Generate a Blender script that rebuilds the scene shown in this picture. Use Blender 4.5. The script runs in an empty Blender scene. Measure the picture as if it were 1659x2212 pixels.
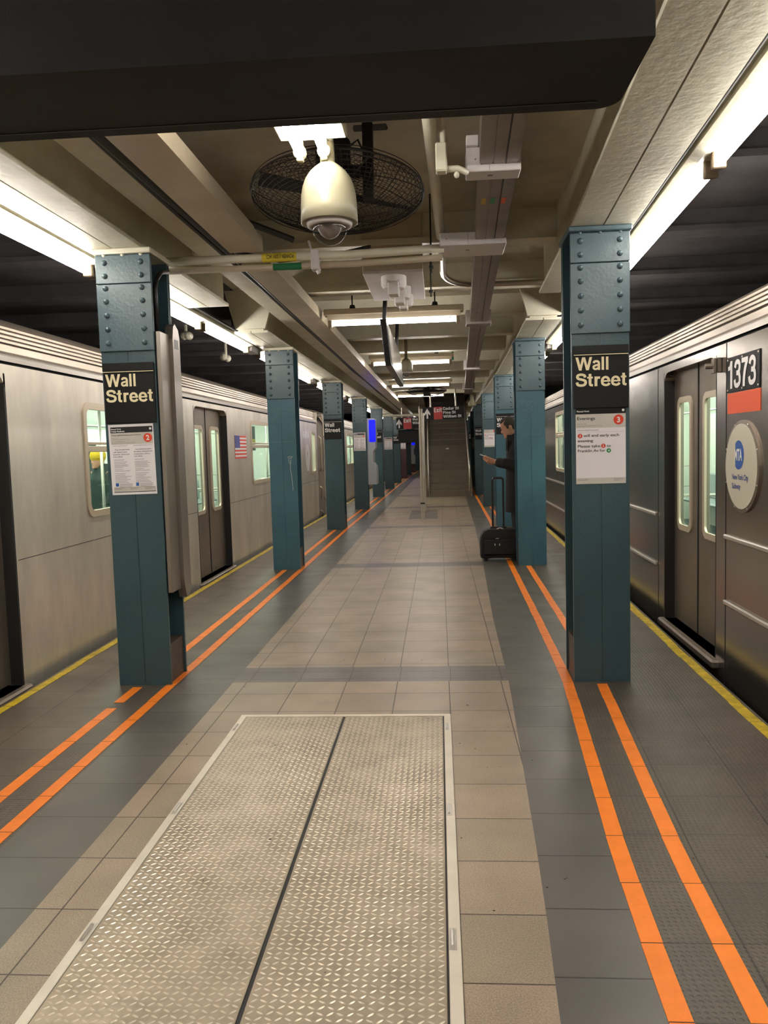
import bpy, math, random
from math import sin, cos, pi, radians, sqrt
from mathutils import Vector, Matrix
random.seed(7)
sc = bpy.context.scene
COL = sc.collection

# ---------------------------------------------------------------- camera, world, exposure
F, CAMH, YAW, PITCH, ROLL = 1710.73, 1.3849, .0709, .0794, .0287
fw = Vector((-sin(YAW)*cos(PITCH), cos(YAW)*cos(PITCH), -sin(PITCH)))
r0 = Vector((cos(YAW), sin(YAW), 0)); d0 = fw.cross(r0)
rt = r0*cos(ROLL) + d0*sin(ROLL); dn = fw.cross(rt)
cd = bpy.data.cameras.new('camera'); cam = bpy.data.objects.new('camera', cd); COL.objects.link(cam)
cd.sensor_fit = 'HORIZONTAL'; cd.sensor_width = 36; cd.lens = 36*F/1659
cd.clip_start = .05; cd.clip_end = 200
M = Matrix((( rt.x, -dn.x, -fw.x, 0), (rt.y, -dn.y, -fw.y, 0), (rt.z, -dn.z, -fw.z, CAMH), (0, 0, 0, 1)))
cam.matrix_world = M
sc.camera = cam
w = bpy.data.worlds.new('world'); sc.world = w; w.use_nodes = True
w.node_tree.nodes['Background'].inputs[0].default_value = (.9, .85, .8, 1)
w.node_tree.nodes['Background'].inputs[1].default_value = 0.02
sc.view_settings.view_transform = 'Standard'; sc.view_settings.look = 'None'
sc.view_settings.exposure = 0.08; sc.view_settings.gamma = 1.0
sc.view_settings.use_curve_mapping = False
sc.cycles.max_bounces = 7; sc.cycles.diffuse_bounces = 4; sc.cycles.glossy_bounces = 3
sc.cycles.transparent_max_bounces = 12
sc.cycles.use_denoising = True
sc.cycles.caustics_reflective = False; sc.cycles.caustics_refractive = False
sc.cycles.sample_clamp_indirect = 6
TUBE = 45.0            # strength of the platform fluorescent tubes
TRAINLIGHT = 22.0       # strength of the strips inside the cars

# ---------------------------------------------------------------- materials
def s2l(c):
    return tuple((x/12.92 if x <= .04045 else ((x+.055)/1.055)**2.4) for x in c)
def rgb(r, g, b): return s2l((r/255, g/255, b/255)) + (1,)
MATS = {}
def mat(name, col, rough=.5, metal=0., bump=0., bscale=40., var=0., vscale=6., emis=None, estr=0., spec=.5, bdetail=3., coat=0, stretch=None):
    if name in MATS: return MATS[name]
    m = bpy.data.materials.new(name); m.use_nodes = True; N = m.node_tree.nodes; L = m.node_tree.links
    b = N['Principled BSDF']
    b.inputs['Base Color'].default_value = col; b.inputs['Roughness'].default_value = rough
    b.inputs['Metallic'].default_value = metal; b.inputs['Specular IOR Level'].default_value = spec
    b.inputs['Coat Weight'].default_value = coat
    tc = N.new('ShaderNodeTexCoord'); mp = N.new('ShaderNodeMapping'); L.new(tc.outputs['Object'], mp.inputs[0])
    if stretch: mp.inputs['Scale'].default_value = stretch
    if var > 0:
        n = N.new('ShaderNodeTexNoise'); n.inputs['Scale'].default_value = vscale; n.inputs['Detail'].default_value = 5
        n.inputs['Roughness'].default_value = .65
        L.new(mp.outputs[0], n.inputs[0])
        r = N.new('ShaderNodeMapRange'); r.inputs[1].default_value = .1; r.inputs[2].default_value = .9
        r.inputs[3].default_value = max(0, 1-var*1.9); r.inputs[4].default_value = 1+var*1.3
        L.new(n.outputs[0], r.inputs[0])
        mx = N.new('ShaderNodeMix'); mx.data_type = 'RGBA'; mx.blend_type = 'MULTIPLY'; mx.inputs[0].default_value = 1
        mx.inputs[6].default_value = col; L.new(r.outputs[0], mx.inputs[7]); L.new(mx.outputs[2], b.inputs['Base Color'])
        r2 = N.new('ShaderNodeMapRange'); r2.inputs[1].default_value = 0; r2.inputs[2].default_value = 1
        r2.inputs[3].default_value = min(1, rough*1.25); r2.inputs[4].default_value = rough*.75
        L.new(n.outputs[0], r2.inputs[0]); L.new(r2.outputs[0], b.inputs['Roughness'])
    if bump > 0:
        n = N.new('ShaderNodeTexNoise'); n.inputs['Scale'].default_value = bscale; n.inputs['Detail'].default_value = bdetail
        L.new(mp.outputs[0], n.inputs[0])
        bp = N.new('ShaderNodeBump'); bp.inputs['Strength'].default_value = bump; bp.inputs['Distance'].default_value = .01
        L.new(n.outputs[0], bp.inputs['Height']); L.new(bp.outputs[0], b.inputs['Normal'])
    if emis:
        b.inputs['Emission Color'].default_value = emis; b.inputs['Emission Strength'].default_value = estr
    MATS[name] = m; return m

def tile_mat(name, c1, c2, mortar, w=.305, h=.305, rough=.35, speck=.12, dots=False, off=(0, 0), msize=.003, offset=0., bumpd=.0012, freq=2):
    m = bpy.data.materials.new(name); m.use_nodes = True; N = m.node_tree.nodes; L = m.node_tree.links
    b = N['Principled BSDF']; b.inputs['Specular IOR Level'].default_value = .5
    uv = N.new('ShaderNodeUVMap'); mp = N.new('ShaderNodeMapping'); mp.inputs['Location'].default_value = (off[0], off[1], 0)
    L.new(uv.outputs[0], mp.inputs[0])
    br = N.new('ShaderNodeTexBrick'); br.offset = offset; br.offset_frequency = freq; br.squash = 1
    br.inputs['Scale'].default_value = 1; br.inputs['Mortar Size'].default_value = msize
    br.inputs['Mortar Smooth'].default_value = .3; br.inputs['Bias'].default_value = 0
    br.inputs['Brick Width'].default_value = w; br.inputs['Row Height'].default_value = h
    br.inputs['Color1'].default_value = c1; br.inputs['Color2'].default_value = c2; br.inputs['Mortar'].default_value = mortar
    L.new(mp.outputs[0], br.inputs[0])
    n = N.new('ShaderNodeTexNoise'); n.inputs['Scale'].default_value = 230; n.inputs['Detail'].default_value = 2; n.inputs['Roughness'].default_value = .6
    L.new(mp.outputs[0], n.inputs[0])
    r = N.new('ShaderNodeMapRange'); r.inputs[1].default_value = .3; r.inputs[2].default_value = .7
    r.inputs[3].default_value = 1-speck; r.inputs[4].default_value = 1+speck; L.new(n.outputs[0], r.inputs[0])
    mx = N.new('ShaderNodeMix'); mx.data_type = 'RGBA'; mx.blend_type = 'MULTIPLY'; mx.inputs[0].default_value = 1
    L.new(br.outputs[0], mx.inputs[6]); L.new(r.outputs[0], mx.inputs[7])
    n2 = N.new('ShaderNodeTexNoise'); n2.inputs['Scale'].default_value = 3.2; n2.inputs['Detail'].default_value = 3; n2.inputs['Roughness'].default_value = .5
    L.new(mp.outputs[0], n2.inputs[0])
    r2 = N.new('ShaderNodeMapRange'); r2.inputs[1].default_value = 0; r2.inputs[2].default_value = 1
    r2.inputs[3].default_value = .7; r2.inputs[4].default_value = 1.28; L.new(n2.outputs[0], r2.inputs[0])
    mx2 = N.new('ShaderNodeMix'); mx2.data_type = 'RGBA'; mx2.blend_type = 'MULTIPLY'; mx2.inputs[0].default_value = 1
    L.new(mx.outputs[2], mx2.inputs[6]); L.new(r2.outputs[0], mx2.inputs[7]); L.new(mx2.outputs[2], b.inputs['Base Color'])
    r3 = N.new('ShaderNodeMapRange'); r3.inputs[1].default_value = 0; r3.inputs[2].default_value = 1
    r3.inputs[3].default_value = max(rough, .34)+.08; r3.inputs[4].default_value = .285; L.new(n2.outputs[0], r3.inputs[0])
    L.new(r3.outputs[0], b.inputs['Roughness'])
    inv = N.new('ShaderNodeMath'); inv.operation = 'SUBTRACT'; inv.inputs[0].default_value = 1; L.new(br.outputs['Fac'], inv.inputs[1])
    hgt = inv.outputs[0]
    if dots:
        v = N.new('ShaderNodeTexVoronoi'); v.inputs['Scale'].default_value = 52; v.inputs['Randomness'].default_value = 0
        L.new(mp.outputs[0], v.inputs[0])
        mr = N.new('ShaderNodeMapRange'); mr.inputs[1].default_value = .18; mr.inputs[2].default_value = .34; mr.inputs[3].default_value = 1.5; mr.inputs[4].default_value = 0
        L.new(v.outputs['Distance'], mr.inputs[0])
        a = N.new('ShaderNodeMath'); a.operation = 'ADD'; L.new(hgt, a.inputs[0]); L.new(mr.outputs[0], a.inputs[1]); hgt = a.outputs[0]
    bp = N.new('ShaderNodeBump'); bp.inputs['Strength'].default_value = .8; bp.inputs['Distance'].default_value = bumpd
    L.new(hgt, bp.inputs['Height']); L.new(bp.outputs[0], b.inputs['Normal'])
    MATS[name] = m; return m

def glass_mat(name, tint=(.9, 1, .95, 1)):
    m = bpy.data.materials.new(name); m.use_nodes = True; N = m.node_tree.nodes; L = m.node_tree.links
    N.remove(N['Principled BSDF'])
    t = N.new('ShaderNodeBsdfTransparent'); t.inputs[0].default_value = tint
    g = N.new('ShaderNodeBsdfGlossy'); g.inputs['Roughness'].default_value = .02
    f = N.new('ShaderNodeLayerWeight'); f.inputs[0].default_value = .5
    pw = N.new('ShaderNodeMath'); pw.operation = 'POWER'; pw.inputs[1].default_value = 4; L.new(f.outputs['Facing'], pw.inputs[0])
    ml = N.new('ShaderNodeMath'); ml.operation = 'MULTIPLY_ADD'; ml.inputs[1].default_value = .35; ml.inputs[2].default_value = .03; L.new(pw.outputs[0], ml.inputs[0])
    mx = N.new('ShaderNodeMixShader'); L.new(ml.outputs[0], mx.inputs[0]); L.new(t.outputs[0], mx.inputs[1]); L.new(g.outputs[0], mx.inputs[2])
    L.new(mx.outputs[0], N['Material Output'].inputs[0]); MATS[name] = m; return m

M_tan = tile_mat('tan_tile', rgb(165, 143, 124), rgb(152, 136, 118), rgb(74, 60, 50), off=(.275, .18), rough=.3, speck=.34)
M_band = tile_mat('grey_band_tile', rgb(110, 101, 98), rgb(102, 94, 92), rgb(70, 62, 56), h=.155, off=(.265, .12), rough=.3, speck=.1)
M_dark = tile_mat('charcoal_tile', rgb(96, 90, 86), rgb(88, 83, 80), rgb(56, 50, 46), w=40, off=(15, .18), rough=.3, speck=.04)
M_mid = tile_mat('brown_tile', rgb(86, 76, 68), rgb(78, 69, 62), rgb(46, 39, 34), w=.31, off=(.0, .03), rough=.42, speck=.08, dots=True)
M_outr = tile_mat('studded_tile', rgb(86, 75, 66), rgb(76, 67, 59), rgb(42, 36, 30), w=.31, off=(.035, .03), rough=.45, speck=.1, dots=True)
M_outl = tile_mat('worn_tile', rgb(94, 82, 72), rgb(84, 74, 66), rgb(46, 38, 33), w=.34, off=(.13, .1), rough=.42, speck=.08)
M_mat = tile_mat('patch_tile', rgb(112, 104, 96), rgb(106, 99, 92), rgb(70, 62, 56), rough=.4, speck=.2)
M_tubeon = mat('tube_glow', (1, 1, 1, 1), emis=(1, .94, .885, 1), estr=TUBE)
M_stripon = mat('car_strip_glow', (1, 1, 1, 1), emis=(.93, 1, .9, 1), estr=TRAINLIGHT)
M_teal = mat('teal_paint', rgb(56, 79, 86), rough=.36, bump=.18, bscale=55, var=.12, vscale=3)
M_tealb = mat('blue_teal_paint', rgb(62, 100, 116), rough=.42, bump=.15, bscale=60, var=.12, vscale=3)
M_tealp = mat('slate_paint', rgb(72, 93, 101), rough=.34, bump=.14, bscale=60, var=.1, vscale=5)
M_maroon = mat('maroon_paint', rgb(74, 40, 46), rough=.4, bump=.3, var=.1)
M_brown = mat('brown_infill', rgb(84, 66, 56), rough=.5, bump=.3, var=.2)
M_cream = mat('cream_paint', rgb(222, 217, 194), rough=.42, bump=.3, bscale=24, var=.12, vscale=4, bdetail=5)
M_creamd = mat('cream_ceiling', rgb(192, 185, 162), rough=.55, bump=.35, bscale=14, var=.3, vscale=1.6, bdetail=6)
M_creamduct = mat('beige_duct', rgb(190, 176, 150), rough=.38, bump=.1, bscale=8, var=.14, vscale=3)
M_trackc = mat('dark_concrete', rgb(92, 88, 88), rough=.8, bump=.4, bscale=9, var=.4, vscale=1.2)
M_sooty = mat('sooty_wall', rgb(40, 37, 36), rough=.9, bump=.4, bscale=9, var=.4, vscale=1.2)
M_black = mat('black_enamel', rgb(24, 23, 24), rough=.35)
M_sign = mat('sign_black', rgb(13, 12, 13), rough=.5, spec=.3)
M_signbox = mat('matt_black_housing', rgb(24, 23, 22), rough=.6, spec=.25, bump=.12, bscale=350, var=.2, vscale=2)
M_rub = mat('black_rubber', rgb(22, 20, 20), rough=.6)
M_let = mat('cream_lettering', rgb(255, 240, 196), rough=.5)
M_white = mat('white_print', rgb(250, 246, 242), rough=.5)
M_ink = mat('black_ink', rgb(22, 20, 22), rough=.5)
M_greyink = mat('grey_ink', rgb(130, 124, 122), rough=.6)
M_lgrey = mat('pale_grey_print', rgb(212, 205, 196), rough=.6)
M_paper = mat('poster_paper', rgb(250, 242, 244), rough=.5)
M_redp = mat('red_print', rgb(226, 66, 36), rough=.5)
M_green = mat('green_print', rgb(30, 140, 80), rough=.5)
M_bluep = mat('blue_print', rgb(40, 90, 170), rough=.5)
M_exitred = mat('exit_red', rgb(190, 48, 44), rough=.45)
M_orange = mat('orange_tape', rgb(255, 134, 34), rough=.45, var=.1, vscale=12)
M_yellow = mat('yellow_paint', rgb(222, 190, 44), rough=.5, var=.4, vscale=14)
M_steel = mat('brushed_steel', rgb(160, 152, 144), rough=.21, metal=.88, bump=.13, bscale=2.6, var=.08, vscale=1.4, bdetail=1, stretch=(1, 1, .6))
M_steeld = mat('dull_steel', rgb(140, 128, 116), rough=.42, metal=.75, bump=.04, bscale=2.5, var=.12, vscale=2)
M_steell = mat('lit_brushed_steel', rgb(238, 228, 214), rough=.38, metal=.68, bump=.4, bscale=2.2, var=.22, vscale=2.4, bdetail=1.5, stretch=(1, 1, .3))  # lamp reflections on the left car put into a paler, streaky colour
M_steelb = mat('bright_steel', rgb(222, 214, 204), rough=.3, metal=.7)
M_alum = mat('aluminium_duct', rgb(150, 142, 134), rough=.36, metal=.75, bump=.05, bscale=8, var=.1)
M_galv = mat('galvanised', rgb(180, 172, 160), rough=.33, metal=.85)
M_tin = mat('grey_painted_box', rgb(220, 214, 212), rough=.5, bump=.1, bscale=30, var=.08)
M_wframe = mat('window_frame', rgb(216, 200, 176), rough=.35, metal=.3)
M_hatch = mat('diamond_plate', rgb(182, 166, 145), rough=.4, metal=.45, var=.28, vscale=6)
M_lug = mat('polished_lug', rgb(226, 212, 192), rough=.3, metal=.5)
M_hframe = mat('hatch_frame_steel', rgb(236, 224, 206), rough=.45, metal=.3, var=.1)
M_dome = mat('camera_cream', rgb(150, 144, 120), rough=.35, bump=.05, bscale=30)
M_fan = mat('fan_black', rgb(30, 27, 25), rough=.5, metal=.3)
M_blueglow = mat('blue_screen', (0, 0, .2, 1), emis=(0, 0.002, 1, 1), estr=2.2)
M_kioskst = mat('pale_steel', rgb(150, 141, 132), rough=.35, metal=.65)
M_kiosk = mat('kiosk_grey', rgb(176, 180, 184), rough=.4, metal=.4)
M_skin = mat('skin', rgb(196, 142, 116), rough=.5, bump=.05, bscale=120)
M_hair = mat('dark_hair', rgb(46, 36, 28), rough=.6, bump=.6, bscale=160)
M_coat = mat('black_wool', rgb(13, 13, 14), rough=.85, bump=.3, bscale=120)
M_trous = mat('black_trousers', rgb(18, 17, 19), rough=.8)
M_shoe = mat('black_leather', rgb(14, 13, 13), rough=.3)
M_case = mat('black_nylon', rgb(7, 7, 8), rough=.6, bump=.2, bscale=200)
M_hat = mat('yellow_knit', rgb(220, 180, 40), rough=.9, bump=.6, bscale=140)
M_puff = mat('dark_green_jacket', rgb(20, 42, 38), rough=.6)
M_intw = mat('car_interior_panel', rgb(232, 234, 224), rough=.4)
M_intf = mat('car_floor', rgb(66, 86, 96), rough=.4)
M_seat = mat('car_seat', rgb(150, 160, 160), rough=.4)
M_tread = mat('stair_tile', rgb(112, 98, 82), rough=.5, bump=.1, var=.15, vscale=5)
M_wire = mat('cable_black', rgb(20, 19, 18), rough=.5)
M_dirt = mat('grime_spot', rgb(40, 34, 30), rough=.8)
M_socket = mat('lamp_socket', rgb(120, 104, 84), rough=.5)
M_glass = glass_mat('car_glass', (.9, .97, .92, 1))
M_domeg = glass_mat('dome_glass', (.75, .74, .74, 1))

# ---------------------------------------------------------------- mesh builder
class MB:
    def __init__(s): s.v = []; s.f = []; s.m = []; s.cur = 0; s.uv = None
    def add(s, vs, fs):
        o = len(s.v); s.v += [tuple(x) for x in vs]
        s.f += [tuple(i+o for i in f) for f in fs]; s.m += [s.cur]*len(fs); return s
    def box(s, x0, x1, y0, y1, z0, z1):
        v = [(x, y, z) for z in (z0, z1) for y in (y0, y1) for x in (x0, x1)]
        return s.add(v, [(0, 2, 3, 1), (4, 5, 7, 6), (0, 1, 5, 4), (2, 6, 7, 3), (0, 4, 6, 2), (1, 3, 7, 5)])
    def bbox(s, x0, x1, y0, y1, z0, z1, c=.004):
        # box with chamfered edges
        X = [(x0, x0+c, x1-c, x1)][0]; vs = []; idx = {}
        def V(a, b_, d):
            k = (round(a, 6), round(b_, 6), round(d, 6))
            if k not in idx: idx[k] = len(vs); vs.append((a, b_, d))
            return idx[k]
        fs = []
        lo = (x0, y0, z0); hi = (x1, y1, z1)
        for ax in range(3):
            u, w_ = [(1, 2), (2, 0), (0, 1)][ax]
            for side in (0, 1):
                q = []
                for a, b_ in ((0, 0), (1, 0), (1, 1), (0, 1)):
                    p = [0, 0, 0]; p[ax] = hi[ax] if side else lo[ax]
                    p[u] = (hi[u]-c) if a else (lo[u]+c); p[w_] = (hi[w_]-c) if b_ else (lo[w_]+c); q.append(V(*p))
                fs.append(tuple(q if side else q[::-1]))
        for ax in range(3):
            u, w_ = [(1, 2), (2, 0), (0, 1)][ax]
            for a in (0, 1):
                for b_ in (0, 1):
                    pu = hi[u] if a else lo[u]; puc = hi[u]-c if a else lo[u]+c
                    pw = hi[w_] if b_ else lo[w_]; pwc = hi[w_]-c if b_ else lo[w_]+c
                    l, h = lo[ax]+c, hi[ax]-c
                    def P(A, U, W):
                        p = [0, 0, 0]; p[ax] = A; p[u] = U; p[w_] = W; return V(*p)
                    fs.append((P(l, pu, pwc), P(h, pu, pwc), P(h, puc, pw), P(l, puc, pw)))
        for a in (0, 1):
            for b_ in (0, 1):
                for d in (0, 1):
                    px, py, pz = (x1 if a else x0), (y1 if b_ else y0), (z1 if d else z0)
                    cx, cy, cz = (x1-c if a else x0+c), (y1-c if b_ else y0+c), (z1-c if d else z0+c)
                    fs.append((V(px, cy, cz), V(cx, py, cz), V(cx, cy, pz)))
        return s.add(vs, fs)
    def tube(s, pts, r, n=10, caps=True):
        pts = [Vector(p) for p in pts]; rs = r if isinstance(r, (list, tuple)) else [r]*len(pts)
        vs = []; fs = []; up = None
        for i, p in enumerate(pts):
            t = (pts[min(i+1, len(pts)-1)]-pts[max(i-1, 0)])
            if t.length < 1e-9: t = Vector((0, 0, 1))
            t.normalize()
            if up is None:
                up = Vector((0, 0, 1)) if abs(t.z) < .9 else Vector((1, 0, 0))
            a = t.cross(up); 
            if a.length < 1e-6: a = t.cross(Vector((0, 1, 0)))
            a.normalize(); b_ = a.cross(t); up = b_
            for k in range(n):
                th = 2*pi*k/n; vs.append(p + (a*cos(th)+b_*sin(th))*rs[i])
        for i in range(len(pts)-1):
            for k in range(n):
                fs.append((i*n+k, i*n+(k+1) % n, (i+1)*n+(k+1) % n, (i+1)*n+k))
        if caps: fs += [tuple(range(n))[::-1], tuple((len(pts)-1)*n+k for k in range(n))]
        return s.add(vs, fs)
    def lathe(s, prof, c=(0, 0, 0), n=24, axis='z'):
        vs = []; fs = []
        for (r, z) in prof:
            for k in range(n):
                th = 2*pi*k/n
                p = (r*cos(th), r*sin(th), z)
                if axis == 'y': p = (p[0], p[2], p[1])
                if axis == 'x': p = (p[2], p[0], p[1])
                vs.append((p[0]+c[0], p[1]+c[1], p[2]+c[2]))
        for i in range(len(prof)-1):
            for k in range(n):
                fs.append((i*n+k, i*n+(k+1) % n, (i+1)*n+(k+1) % n, (i+1)*n+k))
        fs += [tuple(range(n))[::-1], tuple((len(prof)-1)*n+k for k in range(n))]
        return s.add(vs, fs)
    def ell(s, c, r, n=14, m=8):
        vs = []; fs = []
        for i in range(1, m):
            ph = pi*i/m
            for k in range(n):
                th = 2*pi*k/n; vs.append((c[0]+r[0]*sin(ph)*cos(th), c[1]+r[1]*sin(ph)*sin(th), c[2]+r[2]*cos(ph)))
        t = len(vs); vs += [(c[0], c[1], c[2]+r[2]), (c[0], c[1], c[2]-r[2])]
        for i in range(m-2):
            for k in range(n): fs.append((i*n+k, (i+1)*n+k, (i+1)*n+(k+1) % n, i*n+(k+1) % n))
        for k in range(n):
            fs.append((t, k, (k+1) % n)); fs.append((t+1, (m-2)*n+(k+1) % n, (m-2)*n+k))
        return s.add(vs, fs)
    def prism(s, poly, h0, h1, plane='xz'):
        # poly in the two named axes, extruded along the third
        n = len(poly); vs = []
        for h in (h0, h1):
            for (a, b_) in poly:
                vs.append({'xz': (a, h, b_), 'xy': (a, b_, h), 'yz': (h, a, b_)}[plane])
        fs = [tuple(range(n))[::-1], tuple(range(n, 2*n))] + [(i, (i+1) % n, n+(i+1) % n, n+i) for i in range(n)]
        return s.add(vs, fs)
    def strip(s, prof, y0, y1, closed=False):
        # open profile in xz swept along y
        n = len(prof); vs = [(a, y0, b_) for a, b_ in prof]+[(a, y1, b_) for a, b_ in prof]
        fs = [(i, i+1, n+i+1, n+i) for i in range(n-1)]
        if closed: fs.append((n-1, 0, n, 2*n-1))
        return s.add(vs, fs)
    def rring(s, y0, y1, z0, z1, wd, r, x0, x1, n=6):
        # rounded rectangular ring in the yz plane, from x0 to x1 thick
        def rr(y0, y1, z0, z1, r):
            out = []
            for cy, cz, a0 in ((y1-r, z1-r, 0), (y0+r, z1-r, pi/2), (y0+r, z0+r, pi), (y1-r, z0+r, 3*pi/2)):
                for i in range(n+1):
                    a = a0+pi/2*i/n; out.append((cy+r*cos(a), cz+r*sin(a)))
            return out
        A = rr(y0, y1, z0, z1, r); B = rr(y0+wd, y1-wd, z0+wd, z1-wd, max(.01, r-wd*.7)); k = len(A)
        vs = [(x1, a, b_) for a, b_ in A]+[(x1, a, b_) for a, b_ in B]+[(x0, a, b_) for a, b_ in A]+[(x0, a, b_) for a, b_ in B]
        fs = []
        for i in range(k):
            j = (i+1) % k
            fs += [(i, j, k+j, k+i), (i, 2*k+i, 2*k+j, j), (k+i, k+j, 3*k+j, 3*k+i)]
        return s.add(vs, fs)
    def wall(s, x, t, y0, y1, z0, z1, holes):
        # panel in the yz plane at x, thickness t inwards (towards -x), rectangular holes (ya,yb,za,zb)
        ys = sorted({y0, y1, *[h[0] for h in holes], *[h[1] for h in holes]})
        ys = [y for y in ys if y0 <= y <= y1]
        for a, b_ in zip(ys[:-1], ys[1:]):
            hs = sorted([h for h in holes if h[0] <= a+1e-6 and h[1] >= b_-1e-6], key=lambda h: h[2])
            z = z0
            for h in hs:
                if h[2] > z: s.add([(x, a, z), (x, b_, z), (x, b_, h[2]), (x, a, h[2])], [(0, 1, 2, 3)])
                z = h[3]
            if z < z1: s.add([(x, a, z), (x, b_, z), (x, b_, z1), (x, a, z1)], [(0, 1, 2, 3)])
        for ya, yb, za, zb in holes:
            s.add([(x, ya, za), (x, yb, za), (x, yb, zb), (x, ya, zb), (x-t, ya, za), (x-t, yb, za), (x-t, yb, zb), (x-t, ya, zb)],
                  [(0, 4, 5, 1), (1, 5, 6, 2), (2, 6, 7, 3), (3, 7, 4, 0)])
        return s
    def text(s, t, h, o, xd, yd, width=None, bold=0., align='L', xs=1.):
        vs, fs, bx = glyphs(t, bold)
        k = h/CAP; w0 = (bx[1]-bx[0])*k
        kx = k*xs if width is None else width/(bx[1]-bx[0])
        W = (bx[1]-bx[0])*kx; sh = -bx[0]*kx - (0 if align == 'L' else W/2 if align == 'C' else W)
        o = Vector(o); xd = Vector(xd); yd = Vector(yd)
        return s.add([o + xd*(v[0]*kx+sh) + yd*(v[1]*k) for v in vs], fs)
    def sign_text(s, t, h, o, xd, yd, width=None, align='L', wt=1.):
        vs, fs, bx = stroke_glyphs(t, wt); kx = h if width is None else width/(bx[1]-bx[0])
        W = (bx[1]-bx[0])*kx; sh = -bx[0]*kx - (0 if align == 'L' else W/2 if align == 'C' else W)
        o = Vector(o); xd = Vector(xd); yd = Vector(yd)
        nn = xd.cross(yd)
        return s.add([o + xd*(v[0]*kx+sh) + yd*(v[1]*h) + nn*v[2] for v in vs], fs)
    def tf(s, mtx):
        s.v = [tuple(mtx @ Vector(v)) for v in s.v]; return s
    def mirx(s): s.v = [(-v[0], v[1], v[2]) for v in s.v]; s.f = [f[::-1] for f in s.f]; return s
    def build(s, name, m, parent=None, smooth=False, loc=None, rot=None, auto=False):
        me = bpy.data.meshes.new(name); me.from_pydata(s.v, [], s.f)
        ms = m if isinstance(m, (list, tuple)) else [m]
        for x in ms: me.materials.append(x)
        if len(ms) > 1: me.polygons.foreach_set('material_index', s.m)
        if smooth:
            me.polygons.foreach_set('use_smooth', [True]*len(me.polygons))
            if auto: me.set_sharp_from_angle(angle=radians(38))
        if s.uv:
            l = me.uv_layers.new(name='UVMap')
            for p in me.polygons:
                for li in p.loop_indices: l.data[li].uv = s.uv[me.loops[li].vertex_index]
        me.update()
        o = bpy.data.objects.new(name, me); COL.objects.link(o)
        if parent: o.parent = parent
        if loc: o.location = loc
        if rot: o.rotation_euler = rot
        return o
def _cr(P, n=7):
    out = []
    for i in range(len(P)-1):
        p0, p1, p2, p3 = P[max(i-1, 0)], P[i], P[i+1], P[min(i+2, len(P)-1)]
        for j in range(n):
            t = j/n; out.append(tuple(.5*((2*p1[k])+(-p0[k]+p2[k])*t+(2*p0[k]-5*p1[k]+4*p2[k]-p3[k])*t*t+(-p0[k]+3*p1[k]-3*p2[k]+p3[k])*t**3) for k in (0, 1)))
    return out+[P[-1]]
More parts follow.
